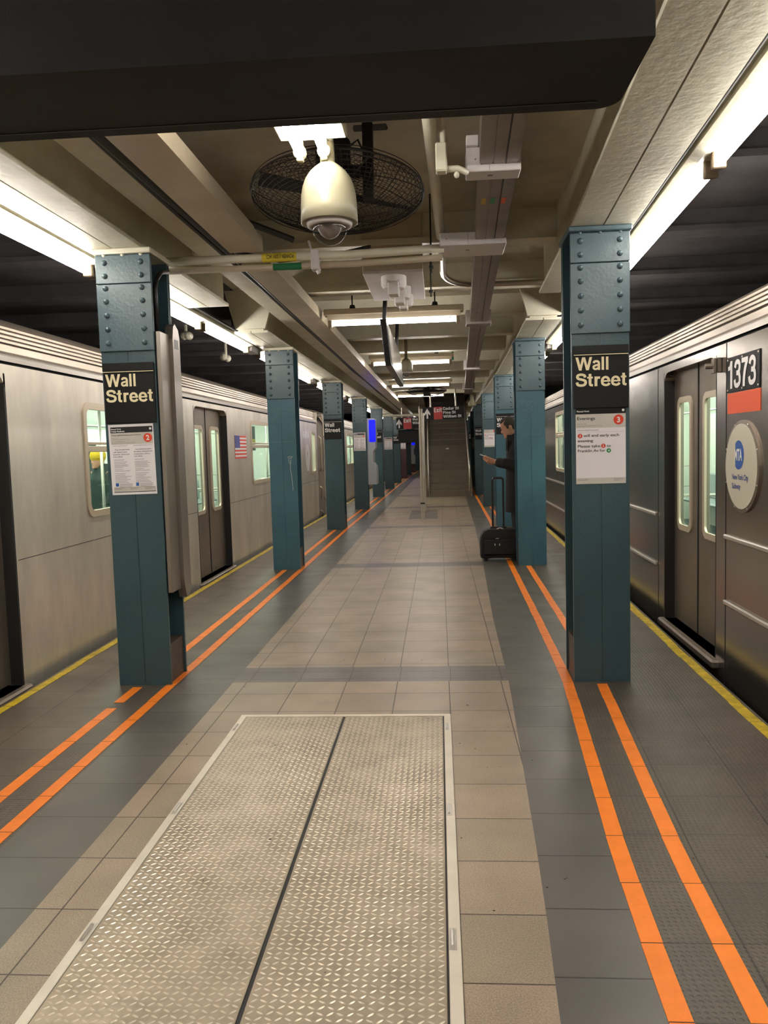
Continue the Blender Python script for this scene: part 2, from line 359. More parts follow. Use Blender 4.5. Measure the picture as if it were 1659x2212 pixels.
# bold grotesque lettering drawn as strokes: B bar x0,y0,x1,y1 / L slanted bar / C smooth curve / advance width first
GL_ = {
 'W': (1.30, [('L', .0, 1, .27, 0, .21), ('L', .52, 1, .27, 0, .19), ('L', .56, 1, .82, 0, .19), ('L', 1.09, 1, .82, 0, .21)]),
 'a': (.66, [('C', [(.12, .53), (.17, .635), (.33, .67), (.48, .62), (.525, .50), (.525, .3), (.53, 0)], .17), ('C', [(.52, .39), (.30, .355), (.13, .29), (.105, .18), (.18, .085), (.32, .08), (.46, .14), (.52, .25)], .155)]),
 'l': (.34, [('B', .075, 0, .265, 1)]), 'i': (.34, [('B', .075, 0, .265, .74), ('B', .075, .84, .265, 1)]),
 'S': (.76, [('C', [(.63, .69), (.58, .85), (.37, .915), (.17, .865), (.12, .72), (.20, .60), (.42, .53), (.62, .44), (.66, .28), (.58, .13), (.37, .085), (.15, .14), (.09, .33)], .185)]),
 't': (.42, [('C', [(.2, .95), (.2, .55), (.2, .2), (.25, .095), (.39, .075)], .18), ('B', .01, .60, .38, .735)]),
 'r': (.47, [('B', .075, 0, .265, .74), ('C', [(.17, .36), (.20, .56), (.30, .645), (.45, .645)], .18)]),
 'e': (.67, [('C', [(.60, .21), (.50, .095), (.34, .065), (.165, .15), (.115, .36), (.17, .58), (.34, .675), (.50, .59), (.565, .41), (.565, .36)], .175), ('B', .12, .31, .64, .435)]),
 'E': (.70, [('B', .075, 0, .275, 1), ('B', .2, .84, .66, 1), ('B', .2, .43, .61, .585), ('B', .2, 0, .67, .165)]),
 'x': (.64, [('L', .0, .74, .40, 0, .22), ('L', .39, .74, .01, 0, .22)]),
 'C': (.80, [('C', [(.68, .66), (.60, .85), (.41, .915), (.2, .83), (.115, .5), (.2, .18), (.41, .085), (.6, .15), (.69, .35)], .19)]),
 'd': (.70, [('B', .435, 0, .62, 1), ('C', [(.52, .5), (.42, .645), (.28, .66), (.14, .56), (.11, .37), (.14, .18), (.28, .08), (.42, .1), (.52, .24)], .17)]),
 'P': (.70, [('B', .075, 0, .275, 1), ('C', [(.2, .915), (.42, .915), (.56, .85), (.58, .69), (.54, .52), (.4, .44), (.2, .44)], .17)]),
 'n': (.69, [('B', .075, 0, .26, .74), ('C', [(.17, .45), (.22, .6), (.36, .66), (.48, .6), (.515, .45), (.515, 0)], .18)]),
 'm': (1.02, [('B', .075, 0, .26, .74), ('C', [(.17, .45), (.22, .6), (.34, .66), (.45, .6), (.48, .45), (.48, 0)], .175), ('C', [(.48, .45), (.53, .6), (.65, .66), (.77, .6), (.805, .45), (.805, 0)], .175)]),
 '1': (.60, [('B', .27, 0, .46, 1), ('C', [(.08, .74), (.24, .77), (.36, .95)], .15)]),
 '2': (.64, [('C', [(.11, .66), (.17, .86), (.33, .92), (.49, .84), (.51, .67), (.42, .5), (.22, .3), (.13, .08)], .17), ('B', .05, 0, .6, .165)]),
 '3': (.64, [('C', [(.11, .72), (.18, .87), (.33, .92), (.49, .84), (.5, .66), (.4, .54), (.24, .525)], .17), ('C', [(.24, .525), (.45, .5), (.54, .36), (.52, .17), (.34, .08), (.15, .12), (.085, .3)], .17)]),
 '4': (.64, [('B', .38, 0, .56, 1), ('B', .03, .2, .63, .36), ('L', .28, 1, .03, .25, .2)]),
 '6': (.64, [('C', [(.54, .75), (.46, .89), (.32, .92), (.16, .8), (.11, .5), (.13, .22), (.3, .075), (.48, .13), (.54, .32), (.46, .5), (.32, .55), (.17, .48), (.12, .34)], .165)]),
 '7': (.62, [('B', .04, .83, .58, 1), ('C', [(.52, .9), (.36, .62), (.27, .3), (.25, 0)], .19)]),
 ' ': (.30, []),
}
def stroke_glyphs(s, wt=1.):
    vs = []; fs = []; x = 0; zs_ = []
    for ch in s:
        adv, st = GL_[ch]
        for g in st:
            o = len(vs); lay = len(zs_)
            if g[0] == 'B':
                _, a, b_, c, d = g; vs += [(x+a, b_), (x+c, b_), (x+c, d), (x+a, d)]; fs.append((o, o+1, o+2, o+3))
            elif g[0] == 'L':
                _, a, b_, c, d, w_ = g; vs += [(x+a, b_), (x+a+w_, b_), (x+c+w_, d), (x+c, d)]; fs.append((o, o+1, o+2, o+3))
            else:
                P = _cr(g[1]); w_ = g[2]*wt
                for i, p in enumerate(P):
                    a, b_ = P[max(i-1, 0)], P[min(i+1, len(P)-1)]; dx, dy = b_[0]-a[0], b_[1]-a[1]; l = sqrt(dx*dx+dy*dy) or 1
                    vs += [(x+p[0]-dy/l*w_/2, p[1]+dx/l*w_/2), (x+p[0]+dy/l*w_/2, p[1]-dx/l*w_/2)]
                for i in range(len(P)-1): fs.append((o+2*i, o+2*i+1, o+2*i+3, o+2*i+2))
            zs_ += [(st.index(g)*3+(s.index(ch) % 2))*.00025]*(len(vs)-o)
        x += adv
    vs = [(a, b_, c) for (a, b_), c in zip(vs, zs_)]
    return vs, fs, (min(v[0] for v in vs), max(v[0] for v in vs))
_gc = {}
def glyphs(t, bold=0.):
    k = (t, bold)
    if k in _gc: return _gc[k]
    cu = bpy.data.curves.new('t', 'FONT'); cu.body = t; cu.size = 1; cu.offset = bold; cu.resolution_u = 3
    cu.space_line = .82; cu.space_character = .96
    o = bpy.data.objects.new('t', cu); COL.objects.link(o)
    dg = bpy.context.evaluated_depsgraph_get(); me = bpy.data.meshes.new_from_object(o.evaluated_get(dg))
    vs = [tuple(v.co) for v in me.vertices]; fs = [tuple(p.vertices) for p in me.polygons]
    bpy.data.objects.remove(o); bpy.data.curves.remove(cu); bpy.data.meshes.remove(me)
    bx = (min(v[0] for v in vs), max(v[0] for v in vs)) if vs else (0, 1)
    _gc[k] = (vs, fs, bx); return _gc[k]
CAP = 1; CAP = max(v[1] for v in glyphs('H')[0])

def tag(o, label=None, cat=None, group=None, kind=None):
    if label: o['label'] = label
    if cat: o['category'] = cat
    if group: o['group'] = group
    if kind: o['kind'] = kind
    return o
def thing(name, label, cat, loc=(0, 0, 0), rot=None, group=None):
    o = bpy.data.objects.new(name, None); COL.objects.link(o); o.location = loc; o.empty_display_size = .1
    if rot: o.rotation_euler = rot
    return tag(o, label, cat, group)
KIDS = {}
def dup(root, loc, label, rot=None, group=None):
    def cp(o, par):
        c = o.copy(); COL.objects.link(c); c.parent = par
        for ch in [x for x in COL.objects if x.parent == o]: cp(ch, c)
        return c
    r = cp(root, None); r.location = loc; r['label'] = label
    if rot: r.rotation_euler = rot
    if group: r['group'] = group
    return r
def lerp(tab, y):
    if y <= tab[0][0]: (a, p), (b_, q) = tab[0], tab[1]
    elif y >= tab[-1][0]: (a, p), (b_, q) = tab[-2], tab[-1]
    else:
        for (a, p), (b_, q) in zip(tab[:-1], tab[1:]):
            if a <= y <= b_: break
    return p+(q-p)*(y-a)/(b_-a)
X_, Z_, Yd = Vector((1, 0, 0)), Vector((0, 0, 1)), Vector((0, 1, 0))

# platform geometry: the left side is straight and bends right far off, the right side bows
BEND = [(-5, 0), (0, 0), (14, 0), (27, .09), (31.5, .12), (35, .18), (39, .23), (43, .29), (70, .75)]
RLINE = [(-12, .12), (-4, .38), (0, .47), (2, .522), (2.63, .55), (3.4, .606), (4.6, .692), (6.4, .73), (9.76, .79), (14.5, .89), (22, .98), (30, 1.12), (70, 1.95)]
REDGE = [(-12, 1.2), (-4, 1.36), (0, 1.42), (3.66, 1.482), (4.78, 1.503), (6.54, 1.552), (12.4, 1.70), (22, 1.85), (30, 1.96), (70, 2.45)]
RTAN = [(-12, 0), (-4, .16), (0, .21), (1.8, .259), (2.4, .294), (3.36, .333), (4.56, .38), (6.35, .406), (9.63, .501), (14, .6), (22, .72), (30, .85), (70, 1.6)]
bend = lambda y: lerp(BEND, y)
rl = lambda y: lerp(RLINE, y); re_ = lambda y: lerp(REDGE, y); rtan = lambda y: lerp(RTAN, y)
S = 4.572; Y0 = 4.586
def LCX(k):  # right face x of the left column k (0 = nearest)
    return -1.642 + [0, -.012, -.02, -.01, .03, .076, .1, .158, .209, .27, .34, .41, .5, .58][k]
def RCX(k):  # left face x of right column k
    return [.759, .894, .982, 1.013, 1.034, 1.12, 1.21, 1.30, 1.39, 1.48, 1.57, 1.66][k]
PEND = 62.0

# ---------------------------------------------------------------- structure: floor
def yl(y0, y1, st=.4):
    n = max(1, int(round((y1-y0)/st))); return [y0+(y1-y0)*i/n for i in range(n+1)]
def strip_xy(mb, fa, fb, ys, z, uvf):
    for a, b_ in zip(ys[:-1], ys[1:]):
        o = len(mb.v); q = [(fa(a), a), (fb(a), a), (fb(b_), b_), (fa(b_), b_)]
        mb.v += [(x, y, z) for x, y in q]; mb.uv += [uvf(x, y) for x, y in q]
        mb.f.append((o, o+1, o+2, o+3)); mb.m.append(mb.cur)
fl = MB(); fl.uv = []
UVL = lambda x, y: (x-bend(y), y)
UVR = lambda x, y: (x-rl(y), y*.985)
bands = [(Y0+S*k+.04, Y0+S*k+.36) for k in range(-3, 12)]
cuts = [-11.0]
for a, b_ in bands: cuts += [a, b_]
cuts += [PEND]
ys = yl(-11, PEND)
def samp(f):
    tab = [(y, f(y)) for y in ys]; return lambda y: lerp(tab, y)
rtan_s = samp(rtan)
fl.cur = 0; strip_xy(fl, lambda y: -2.50+bend(y), lambda y: -1.86+bend(y), ys, 0, UVL)
fl.cur = 1; strip_xy(fl, lambda y: -1.86+bend(y), lambda y: -1.60+bend(y), ys, 0, UVL)
fl.cur = 2; strip_xy(fl, lambda y: -1.60+bend(y), lambda y: -1.275+bend(y), ys, 0, UVL)
for i, (a, b_) in enumerate(zip(cuts[:-1], cuts[1:])):
    fl.cur = 3 if i % 2 == 0 else 4
    strip_xy(fl, samp(lambda y: -1.275+bend(y)), rtan_s, sorted({a, b_, *[q for q in ys if a < q < b_]}), 0, lambda x, y: (x-bend(y), y))
fl.cur = 2; strip_xy(fl, rtan_s, lambda y: rl(y)+.03, ys, 0, UVR)
fl.cur = 1; strip_xy(fl, lambda y: rl(y)+.03, lambda y: rl(y)+.25, ys, 0, UVR)
fl.cur = 5; strip_xy(fl, lambda y: rl(y)+.25, lambda y: re_(y)+.08, ys, 0, UVR)
fl.cur = 6
for a, b_ in zip(ys[:-1], ys[1:]):
    for fn in (lambda y: -2.50+bend(y), lambda y: re_(y)+.08):
        o = len(fl.v); fl.v += [(fn(a), a, 0), (fn(b_), b_, 0), (fn(b_), b_, -1.2), (fn(a), a, -1.2)]
        fl.uv += [(0, 0)]*4; fl.f.append((o, o+1, o+2, o+3)); fl.m.append(6)
tag(fl.build('floor', [M_outl, M_mid, M_dark, M_tan, M_band, M_outr, M_sooty]), kind='structure')
tb = MB(); tb.box(-8, -2.4, -12, 66, -1.3, -1.2); tb.box(1.2, 8, -12, 66, -1.3, -1.2)
tag(tb.build('floor_trackbed', M_sooty), kind='structure')
tag(MB().box(-6.2, -6.0, -12, 66, -1.3, 3.4).build('wall_left', M_sooty), kind='structure')
tag(MB().box(5.6, 5.8, -12, 66, -1.3, 3.4).build('wall_right', M_sooty), kind='structure')
tag(MB().box(-6.2, 5.8, 64, 64.2, -1.3, 3.4).build('wall_far', M_sooty), kind='structure')
tag(MB().box(-6.2, 5.8, -12.2, -12, -1.3, 3.4).build('wall_near', M_sooty), kind='structure')

# ceiling: cream slab over the platform with an opening over the stairs, dark slabs over the tracks
RGT = [(-12, .35), (0, .86), (2.3, .98), (4.6, 1.10), (9.39, 1.24), (14, 1.33), (19, 1.36), (22.8, 1.38), (30, 1.55), (64, 2.26)]
ce = MB()
def slab(xa, xb, y0, y1, z0, z1):
    for a, b_ in zip(yl(y0, y1, 1.2)[:-1], yl(y0, y1, 1.2)[1:]):
        ce.add([(xa(a), a, z0), (xb(a), a, z0), (xb(b_), b_, z0), (xa(b_), b_, z0), (xa(a), a, z1), (xb(a), a, z1), (xb(b_), b_, z1), (xa(b_), b_, z1)],
               [(0, 1, 2, 3), (4, 7, 6, 5), (0, 4, 5, 1), (2, 6, 7, 3), (0, 3, 7, 4), (1, 5, 6, 2)])
lfx = lambda y: -2.0+bend(y); rfe = lambda y: lerp(RGT, y)-.03
slab(lfx, rfe, -12, 5.05, 2.95, 3.08); slab(lfx, rfe, 5.05, 21.6, 3.0, 3.08)
slab(lfx, lambda y: -.42, 21.6, 29, 3.0, 3.08); slab(lambda y: .98, rfe, 21.6, 29, 3.0, 3.08); slab(lfx, rfe, 29, 64, 3.0, 3.08)
tag(ce.build('ceiling', M_creamd), kind='structure')
ct = MB(); ct.box(-6.2, -1.9, -12, 21.6, 3.09, 3.37); ct.box(.3, 5.8, -12, 21.6, 3.09, 3.37); ct.box(-6.2, -1.2, 21.6, 64, 3.09, 3.37); ct.box(1.05, 5.8, 21.6, 64, 3.09, 3.37)
tag(ct.build('ceiling_over_tracks', M_trackc), kind='structure')
# stairwell enclosure
sw = MB()
sw.box(-.46, -.42, 21.6, 29, 3.0, 4.6); sw.box(.98, 1.02, 21.6, 29, 3.0, 4.6); sw.box(-.46, 1.02, 29, 29.05, 0, 4.6); sw.box(-.46, 1.02, 21.6, 29, 4.6, 4.65)
sw.box(-.46, 1.02, 21.55, 21.6, 3.2, 4.6)
tag(sw.build('wall_stairwell', M_tread), kind='structure')

# transverse ceiling beams
def beam_mesh(x0, x1, zb, zt, dep, m, nm, lab, loc, cat='beam', group=None):
    t = MB(); t.box(x0, x1, 0, dep, zb+.04, zt); t.box(x0, x1, -.03, dep+.03, zb, zb+.04)
    o = t.build(nm, m); o.location = loc; return tag(o, lab, cat, group)
b0 = None; G = 'cream beams across the platform ceiling'
for k in range(24):
    y = 5.62+1.524*k
    if 21.4 < y < 29.2: continue
    lab = 'cream painted beam crossing the ceiling above the platform, one of an even row'
    if b0 is None: b0 = beam_mesh(-1.7, .95, 2.79, 3.02, .15, M_cream, 'ceiling_beam', lab, (0, y, 0), group=G)
    else:
        c = b0.copy(); COL.objects.link(c); c.location = (max(0, .02*(y-5.6)) if y < 21 else .02*(y-5.6), y, 0)
G2 = 'dark beams over the left track'; G3 = 'dark beams over the right track'
bl = beam_mesh(-6.1, -2.25, 2.93, 3.13, .16, M_trackc, 'track_beam', 'sooty dark beam across the tunnel roof above the left train', (0, 1.6, 0), group=G2)
br_ = beam_mesh(1.5, 5.7, 2.93, 3.13, .16, M_trackc, 'track_beam', 'sooty dark beam across the tunnel roof above the right train', (0, 1.6, 0), group=G3)
for k in range(1, 22):
    for o in (bl, br_):
        c = o.copy(); COL.objects.link(c); c.location = (0, 1.6+1.524*k, 0)

# ---------------------------------------------------------------- longitudinal girders over the column rows
def girder(name, lab, y0, y1, cx, hw=.17, zb=2.585):
    t = thing(name, lab, 'girder', (0, y0, 0))
    ys = yl(y0, y1, 1.0)
    body = MB(); fl_ = MB(); sm = MB()
    def ext(mb, fa, fb, za, zb_):
        n = len(ys); vs = []
        for y in ys:
            a, b_ = fa(y), fb(y); vs += [(a, y-y0, za), (b_, y-y0, za), (b_, y-y0, zb_), (a, y-y0, zb_)]
        fs = []
        for i in range(n-1):
            o = i*4
            for q in range(4): fs.append((o+q, o+(q+1) % 4, o+4+(q+1) % 4, o+4+q))
        fs += [(3, 2, 1, 0), tuple((n-1)*4+q for q in range(4))]
        mb.add(vs, fs)
    ext(body, lambda y: cx(y)-hw+.04, lambda y: cx(y)+hw-.04, zb+.02, 3.01)
    ext(fl_, lambda y: cx(y)-hw, lambda y: cx(y)-.004, zb, zb+.022)
    ext(fl_, lambda y: cx(y)+.004, lambda y: cx(y)+hw, zb, zb+.022)
    body.build('web', M_cream, t); fl_.build('bottom_flange', M_cream, t)
    return t
lgx = lambda y: -1.857+bend(y)
RG = [(-2, .71-.17), (0, .70), (2.3, .822), (4.6, .94), (9.39, 1.085), (14, 1.17), (19, 1.2), (22.8, 1.22), (30, 1.39), (64, 2.1)]
RG[0] = (-12, .2)
rgx = lambda y: lerp(RG, y)
girder('ceiling_girder', 'cream girder resting on the nearest column with the steel kiosk, cut off before the second', -11, 6.5, lgx)
girder('ceiling_girder', 'long cream girder over the left column row, from the second column to the far end', 7.98, 62, lgx)
girder('ceiling_girder', 'pitted cream girder resting on the nearest column facing the 1373 car', -11, 6.5, rgx)
girder('ceiling_girder', 'cream girder over the right column row, from the second column onwards', 7.86, 62, rgx)
# haunch brackets across the gap between girder sections
def bracket(lab, x0, x1, loc):
    t = MB(); t.prism([(x0-.10, 3.0), (x0, 2.62), (x1, 2.62), (x1+.12, 3.0)], 0, .05)
    o = t.build('end_bracket', M_cream); o.location = loc; tag(o, lab, 'bracket')
bracket('cream plate closing the girder end before the second left column', -2.0, -1.70, (0, 7.92, 0))
bracket('cream plate closing the girder end before the second right column', .88, 1.2, (0, 7.80, 0))

# ---------------------------------------------------------------- columns
W, D = .32, .30
def rivets(mb, xs, zs, y, r=.0165):
    for x in xs:
        for z in zs:
            n = 10; prof = [(r, 0), (r*.92, r*.42), (r*.6, r*.78), (r*.15, r*.95)]
            vs = []; fs = []
            for (rr, h) in prof:
                for k in range(n): th = 2*pi*k/n; vs.append((x+rr*cos(th), y-h, z+rr*sin(th)))
            for i in range(3):
                for k in range(n): fs.append((i*n+k, i*n+(k+1) % n, (i+1)*n+(k+1) % n, (i+1)*n+k))
            fs.append(tuple(3*n+k for k in range(n))); mb.add(vs, fs)
def column(lab, x, y, mshaft, group, lines=False):
    # local: x 0..W (left face 0), y 0 front face
    t = thing('steel_column', lab, 'column', (x, y, 0), group=group)
    s_ = MB()
    for yy in (0, D-.02):
        s_.box(0, W/2-.003, yy, yy+.02, 0, 2.56); s_.box(W/2+.003, W, yy, yy+.02, 0, 2.56)
    s_.box(W/2-.01, W/2+.01, .004, D-.004, 0, 2.56)
    s_.box(.145, .175, .02, D-.02, 0, 2.56)
    s_.build('shaft', mshaft, t)
    MB().box(.012, W-.012, .021, D-.021, 0, .24).build('foot_infill', M_brown, t)
    p = MB(); p.bbox(-.004, W+.004, -.012, 0, 1.998, 2.383, .003)
    p.bbox(-.004, W+.004, -.013, 0, 2.387, 2.548, .003)
    p.box(-.004, W+.004, D, D+.012, 1.998, 2.548)
    rv = [2.04+.0742*i for i in range(5)]
    rivets(p, (.052, W-.052), [2.045, 2.125, 2.205, 2.285, 2.36] if not lines else rv, -.012)
    rivets(p, (.052, W-.052), [2.43, 2.505], -.013)
    p.build('splice_plate', M_tealp, t, smooth=True, auto=True)
    c = MB(); c.bbox(-.015, W+.015, -.03, D+.03, 2.553, 2.584, .006)
    rivets(c, (.05, W/2, W-.05), [2.549], -.005, .013)
    c.build('cap_plate', M_cream if group.startswith('left') else M_tealp, t, smooth=True, auto=True)
    side = MB()
    for sx in (0, W):
        for z in [2.06+.08*i for i in range(6)]:
            for yy in (.06, D-.06):
                side.ell((sx+(.144 if sx == 0 else -.144), yy, z), (.008, .014, .014), 8, 5)
    side.build('side_rivets', M_tealp, t, smooth=True)
    return t
ordw = ['nearest', 'second', 'third', 'fourth', 'fifth', 'sixth', 'seventh', 'eighth', 'ninth', 'tenth', 'eleventh', 'twelfth']
ldesc = ['with station sign and planned work notice', 'with no sign, scratched white line low down', 'with small station sign', 'with only a paper notice, beside the blue lit help kiosk',
         'behind the help kiosk, sign partly hidden', 'with only a paper notice', 'with tiny station sign', 'maroon below, narrow paper notice', 'with tiny station sign', 'dull maroon', 'far off', 'far off']
for k in range(12):
    m = M_tealb if k in (1,) else M_maroon if k in (7, 9) else M_teal
    column('teal riveted steel column, %s of the left row, %s' % (ordw[k], ldesc[k]) if k not in (7, 9) else 'maroon riveted steel column, %s of the left row, %s' % (ordw[k], ldesc[k].replace('maroon below, ', '').replace('dull maroon', 'far along the platform')), LCX(k)-W, Y0+S*k, m, 'left row of platform columns')
rdesc = ['with station sign and evening work notice', 'blue teal with scratched paint, man standing behind it', 'with station sign behind the man', 'with a white paper notice', 'right of the stairs with station sign', 'hidden beyond the stair rail', 'far off', 'far off']
for k in range(8):
    column('teal riveted steel column, %s of the right row, %s' % (ordw[k], rdesc[k]), RCX(k), Y0+S*k, M_tealb if k in (1, 2) else M_teal, 'right row of platform columns')

# ---------------------------------------------------------------- signs and posters on columns
def station_sign(x, y, lab, k):
    # local x 0..w, front at y=0 (facing -y)
    w_, h_ = .305, .35
    t = thing('station_sign', lab, 'sign', (x, y, 1.58), group='black Wall Street column signs')
    p = MB(); p.bbox(0, w_, -.012, 0, 0, h_, .003)
    p.box(0, w_, -.019, -.012, h_-.045, h_)
    p.build('panel', M_sign, t)
    big = k == 0
    l = MB(); l.sign_text('Wall', .073 if big else .066, (.012, -.0135, h_-.137), X_, Z_, width=.182 if big else .165)
    l.sign_text('Street', .073 if big else .066, (.012, -.0135, h_-.227), X_, Z_, width=.282 if big else .265)
    l.build('lettering', M_let if big else M_white, t)
    r = MB(); r.box(0.002, w_-.002, -.0205, -.0195, h_-.053, h_-.0495); r.box(0.002, w_-.002, -.0195, -.012, h_-.053, h_-.0495); r.build('white_stripe', M_let if big else M_white, t)
    return t
labs = {0: 'largest black Wall Street sign on the nearest left column', 2: 'black Wall Street sign on the third left column', 4: 'black Wall Street sign half hidden behind the blue lit kiosk', 6: 'small black Wall Street sign on the seventh left column, by the hanging exit sign', 8: 'tiny black Wall Street sign on the ninth left column'}
for k in labs: station_sign(LCX(k)-W+.008, Y0+S*k, labs[k], 0 if k == 0 else 1)
labs = {0: 'largest black Wall Street sign on the nearest right column', 2: 'black Wall Street sign partly covered by the head of the man', 4: 'black Wall Street sign on the column right of the stairs', 6: 'tiny Wall Street sign on a far right column'}
for k in labs: station_sign(RCX(k)+.008, Y0+S*k, labs[k], 0 if k == 0 else 1)

def bars(mb, x, z, widths, h, gap, y=-.0034):
    for i, w_ in enumerate(widths): mb.box(x, x+w_, y, y+.0004, z-i*gap-h, z-i*gap)
def poster2(x, y, z, lab, rot=0):
    w_, h_ = .272, .415
    t = thing('service_notice', lab, 'poster', (x, y, z), (0, rot, 0), 'planned work notices on the left columns')
    MB().box(0, w_, -.002, 0, 0, h_).build('sheet', M_paper, t)
    b_ = MB(); b_.box(.012, w_-.006, -.0026, -.002, h_-.05, h_-.015); b_.box(.012, w_-.006, -.0026, -.002, .014, .018)
    T = lambda s_, hh, xx, zz, ww=None, bo=0.: b_.text(s_, hh, (xx, -.0032, zz), X_, Z_, width=ww, bold=bo)
    T('Weeknights/Noches entre Semana', .0062, .016, h_-.066, .18, .01)
    T('Free shuttle buses', .0062, .034, h_-.151, .088, .01); T('will replace trains', .0062, .022, h_-.165, .084, .01)
    T('between 135 St and', .0062, .022, h_-.179, .096, .01); T('3 Av-149 St', .0062, .022, h_-.193, .054, .01)
    T('Los autobuses gratis', .0062, .158, h_-.151, .096, .01); T('de enlace reemplazaran', .0062, .146, h_-.165, .114, .01)
    T('trenes entre 135 St y', .0062, .146, h_-.179, .1, .01); T('3 Av-149 St', .0062, .146, h_-.193, .052, .01)
    b_.build('black_print', M_ink, t)
    MB().box(.012, w_-.006, -.0024, -.002, h_-.118, h_-.051).build('header_panel', M_lgrey, t); MB().box(.012, w_-.006, -.0024, -.002, .019, .046).build('footer_panel', M_lgrey, t)
    wp = MB(); wp.text('Planned Work', .008, (.016, -.0032, h_-.031), X_, Z_, width=.062, bold=.02); wp.text('Trabajo Planificado', .008, (.016, -.0032, h_-.044), X_, Z_, width=.082, bold=.02)
    cx, cz = w_-.036, h_-.083
    ci = MB(); ci.lathe([(.026, -.0030), (.026, -.0026)], (cx, 0, cz), 28, 'y'); ci.build('route_bullet', M_redp, t)
    wp.text('2', .028, (cx, -.0036, cz-.014), X_, Z_, bold=.03, align='C')
    wp.lathe([(.0075, -.0032), (.0075, -.0026)], (w_-.018, 0, h_-.03), 14, 'y')
    wp.build('white_print', M_white, t)
    gy = MB(); T2 = lambda s_, hh, xx, zz, ww: gy.text(s_, hh, (xx, -.0030, zz), X_, Z_, width=ww)
    T2('Dec 17 - 21', .005, .016, h_-.083, .04); T2('11:30 PM to 5 AM, Mon to Fri', .005, .016, h_-.091, .11)
    T2('17 - 21 de diciembre', .005, .016, h_-.102, .08); T2('de 11:30 PM a 5 AM, lunes a viernes', .005, .016, h_-.111, .14)
    T2('TRACK MAINTENANCE', .0048, .02, h_-.128, .09); T2('MANTENIMIENTO DE LAS VIAS', .0048, .144, h_-.128, .116)
    random.seed(3)
    for xx in (.024, .148):
        for zz, n in ((h_-.207, 1), (h_-.22, 3), (h_-.244, 2), (h_-.264, 2), (h_-.288, 1), (h_-.298, 3), (h_-.324, 3)):
            bars(gy, xx, zz, [random.uniform(.05, .1) for _ in range(n)], .0018, .0085)
        bars(gy, xx+.024, h_-.35, [.08, .078, .08, .07], .0018, .006)
    for xx in (.016, .11, .2): bars(gy, xx, .042, [.06, .05, .04], .0014, .005)
    gy.build('fine_print', M_greyink, t)
    bl_ = MB(); bl_.box(.024, .043, -.003, -.002, h_-.365, h_-.346); bl_.box(.148, .165, -.003, -.002, h_-.365, h_-.346); bl_.build('access_symbol', M_bluep, t)
    return t
poster2(LCX(0)-W+.022, Y0-.002, 1.157, 'white bilingual notice with red number 2 bullet below the nearest left sign', -.012)
for k, lab in ((3, 'white notice alone on the fourth left column beside the blue lit kiosk'), (5, 'white notice on the sixth left column'), (7, 'narrow white notice on the eighth left column')):
    poster2(LCX(k)-W+.02, Y0+S*k-.002, 1.36, lab)
def poster3(x, y, z, lab, top=True):
    w_, h_ = .278, .395
    t = thing('service_notice', lab, 'poster', (x, y, z), group='evening work notices on the right columns')
    MB().box(0, w_, -.002, 0, 0, h_).build('sheet', M_paper, t)
    MB().box(0, w_, -.0024, -.002, h_-.078, h_).build('header_panel', M_lgrey, t); MB().box(0, w_, -.0024, -.002, 0, .034).build('footer_panel', M_lgrey, t)
    if top:
        b_ = MB(); b_.box(0, w_, -.003, 0, h_, h_+.032); b_.build('header_strip', M_sign, t)
    b_ = MB(); T = lambda s_, hh, xx, zz, ww=None, bo=.0: b_.text(s_, hh, (xx, -.0032, zz), X_, Z_, width=ww, bold=bo)
    T('Evenings', .0165, .008, h_-.032, .1, .012)
    T('will end early each', .015, .042, h_-.128, .198, .01); T('evening', .015, .01, h_-.157, .086, .01)
    T('Please take', .015, .01, h_-.188, .126, .01); T('to', .015, .172, h_-.188, .022, .01); T('Franklin Av for', .015, .01, h_-.214, .154, .01)
    b_.build('black_print', M_ink, t)
    gy = MB(); T2 = lambda s_, hh, xx, zz, ww: gy.text(s_, hh, (xx, -.0032, zz), X_, Z_, width=ww)
    T2('Dec 17 - 20', .0055, .008, h_-.058, .048); T2('Beginning 9:30 PM, Mon to Thu', .0055, .008, h_-.069, .138)
    T2('TRACK MAINTENANCE', .0068, .009, h_-.094, .118)
    gy.box(.008, w_-.01, -.003, -.002, h_-.1016, h_-.101); bars(gy, .01, .026, [.06, .05], .0014, .004); bars(gy, .21, .028, [.055, .05, .03], .0014, .005)
    gy.build('fine_print', M_greyink, t)
    wh = MB()
    rd = MB(); rd.lathe([(.028, -.0032), (.028, -.0026)], (w_-.04, 0, h_-.035), 28, 'y'); rd.build('route_bullet', M_redp, t); wh.text('3', .029, (w_-.04, -.0038, h_-.05), X_, Z_, bold=.03, align='C')
    rd = MB(); rd.lathe([(.013, -.0030), (.013, -.0024)], (.023, 0, h_-.122), 20, 'y'); rd.build('route_bullet', M_redp, t); wh.text('3', .013, (.023, -.0038, h_-.1285), X_, Z_, bold=.02, align='C')
    rd = MB(); rd.lathe([(.0125, -.0030), (.0125, -.0024)], (.153, 0, h_-.181), 20, 'y'); wh.text('2', .013, (.153, -.0038, h_-.1875), X_, Z_, bold=.02, align='C')
    wh.text('4', .013, (.183, -.0038, h_-.2145), X_, Z_, bold=.02, align='C')
    if top:
        wh.text('Planned Work', .0085, (.006, -.0036, h_+.012), X_, Z_, width=.07, bold=.02)
        wh.lathe([(.0075, -.0036), (.0075, -.003)], (w_-.014, 0, h_+.018), 14, 'y')
    wh.build('white_print', M_white, t); rd.build('route_bullet', M_redp, t)
    MB().lathe([(.0125, -.0030), (.0125, -.0024)], (.183, 0, h_-.208), 20, 'y').build('green_bullet', M_green, t)
poster3(RCX(0)+.02, Y0-.002, 1.153, 'white Evenings notice with orange 3 bullet on the nearest right column')
poster3(RCX(3)+.03, Y0+3*S-.002, 1.36, 'small white notice on the fourth right column beside the stairs', False)
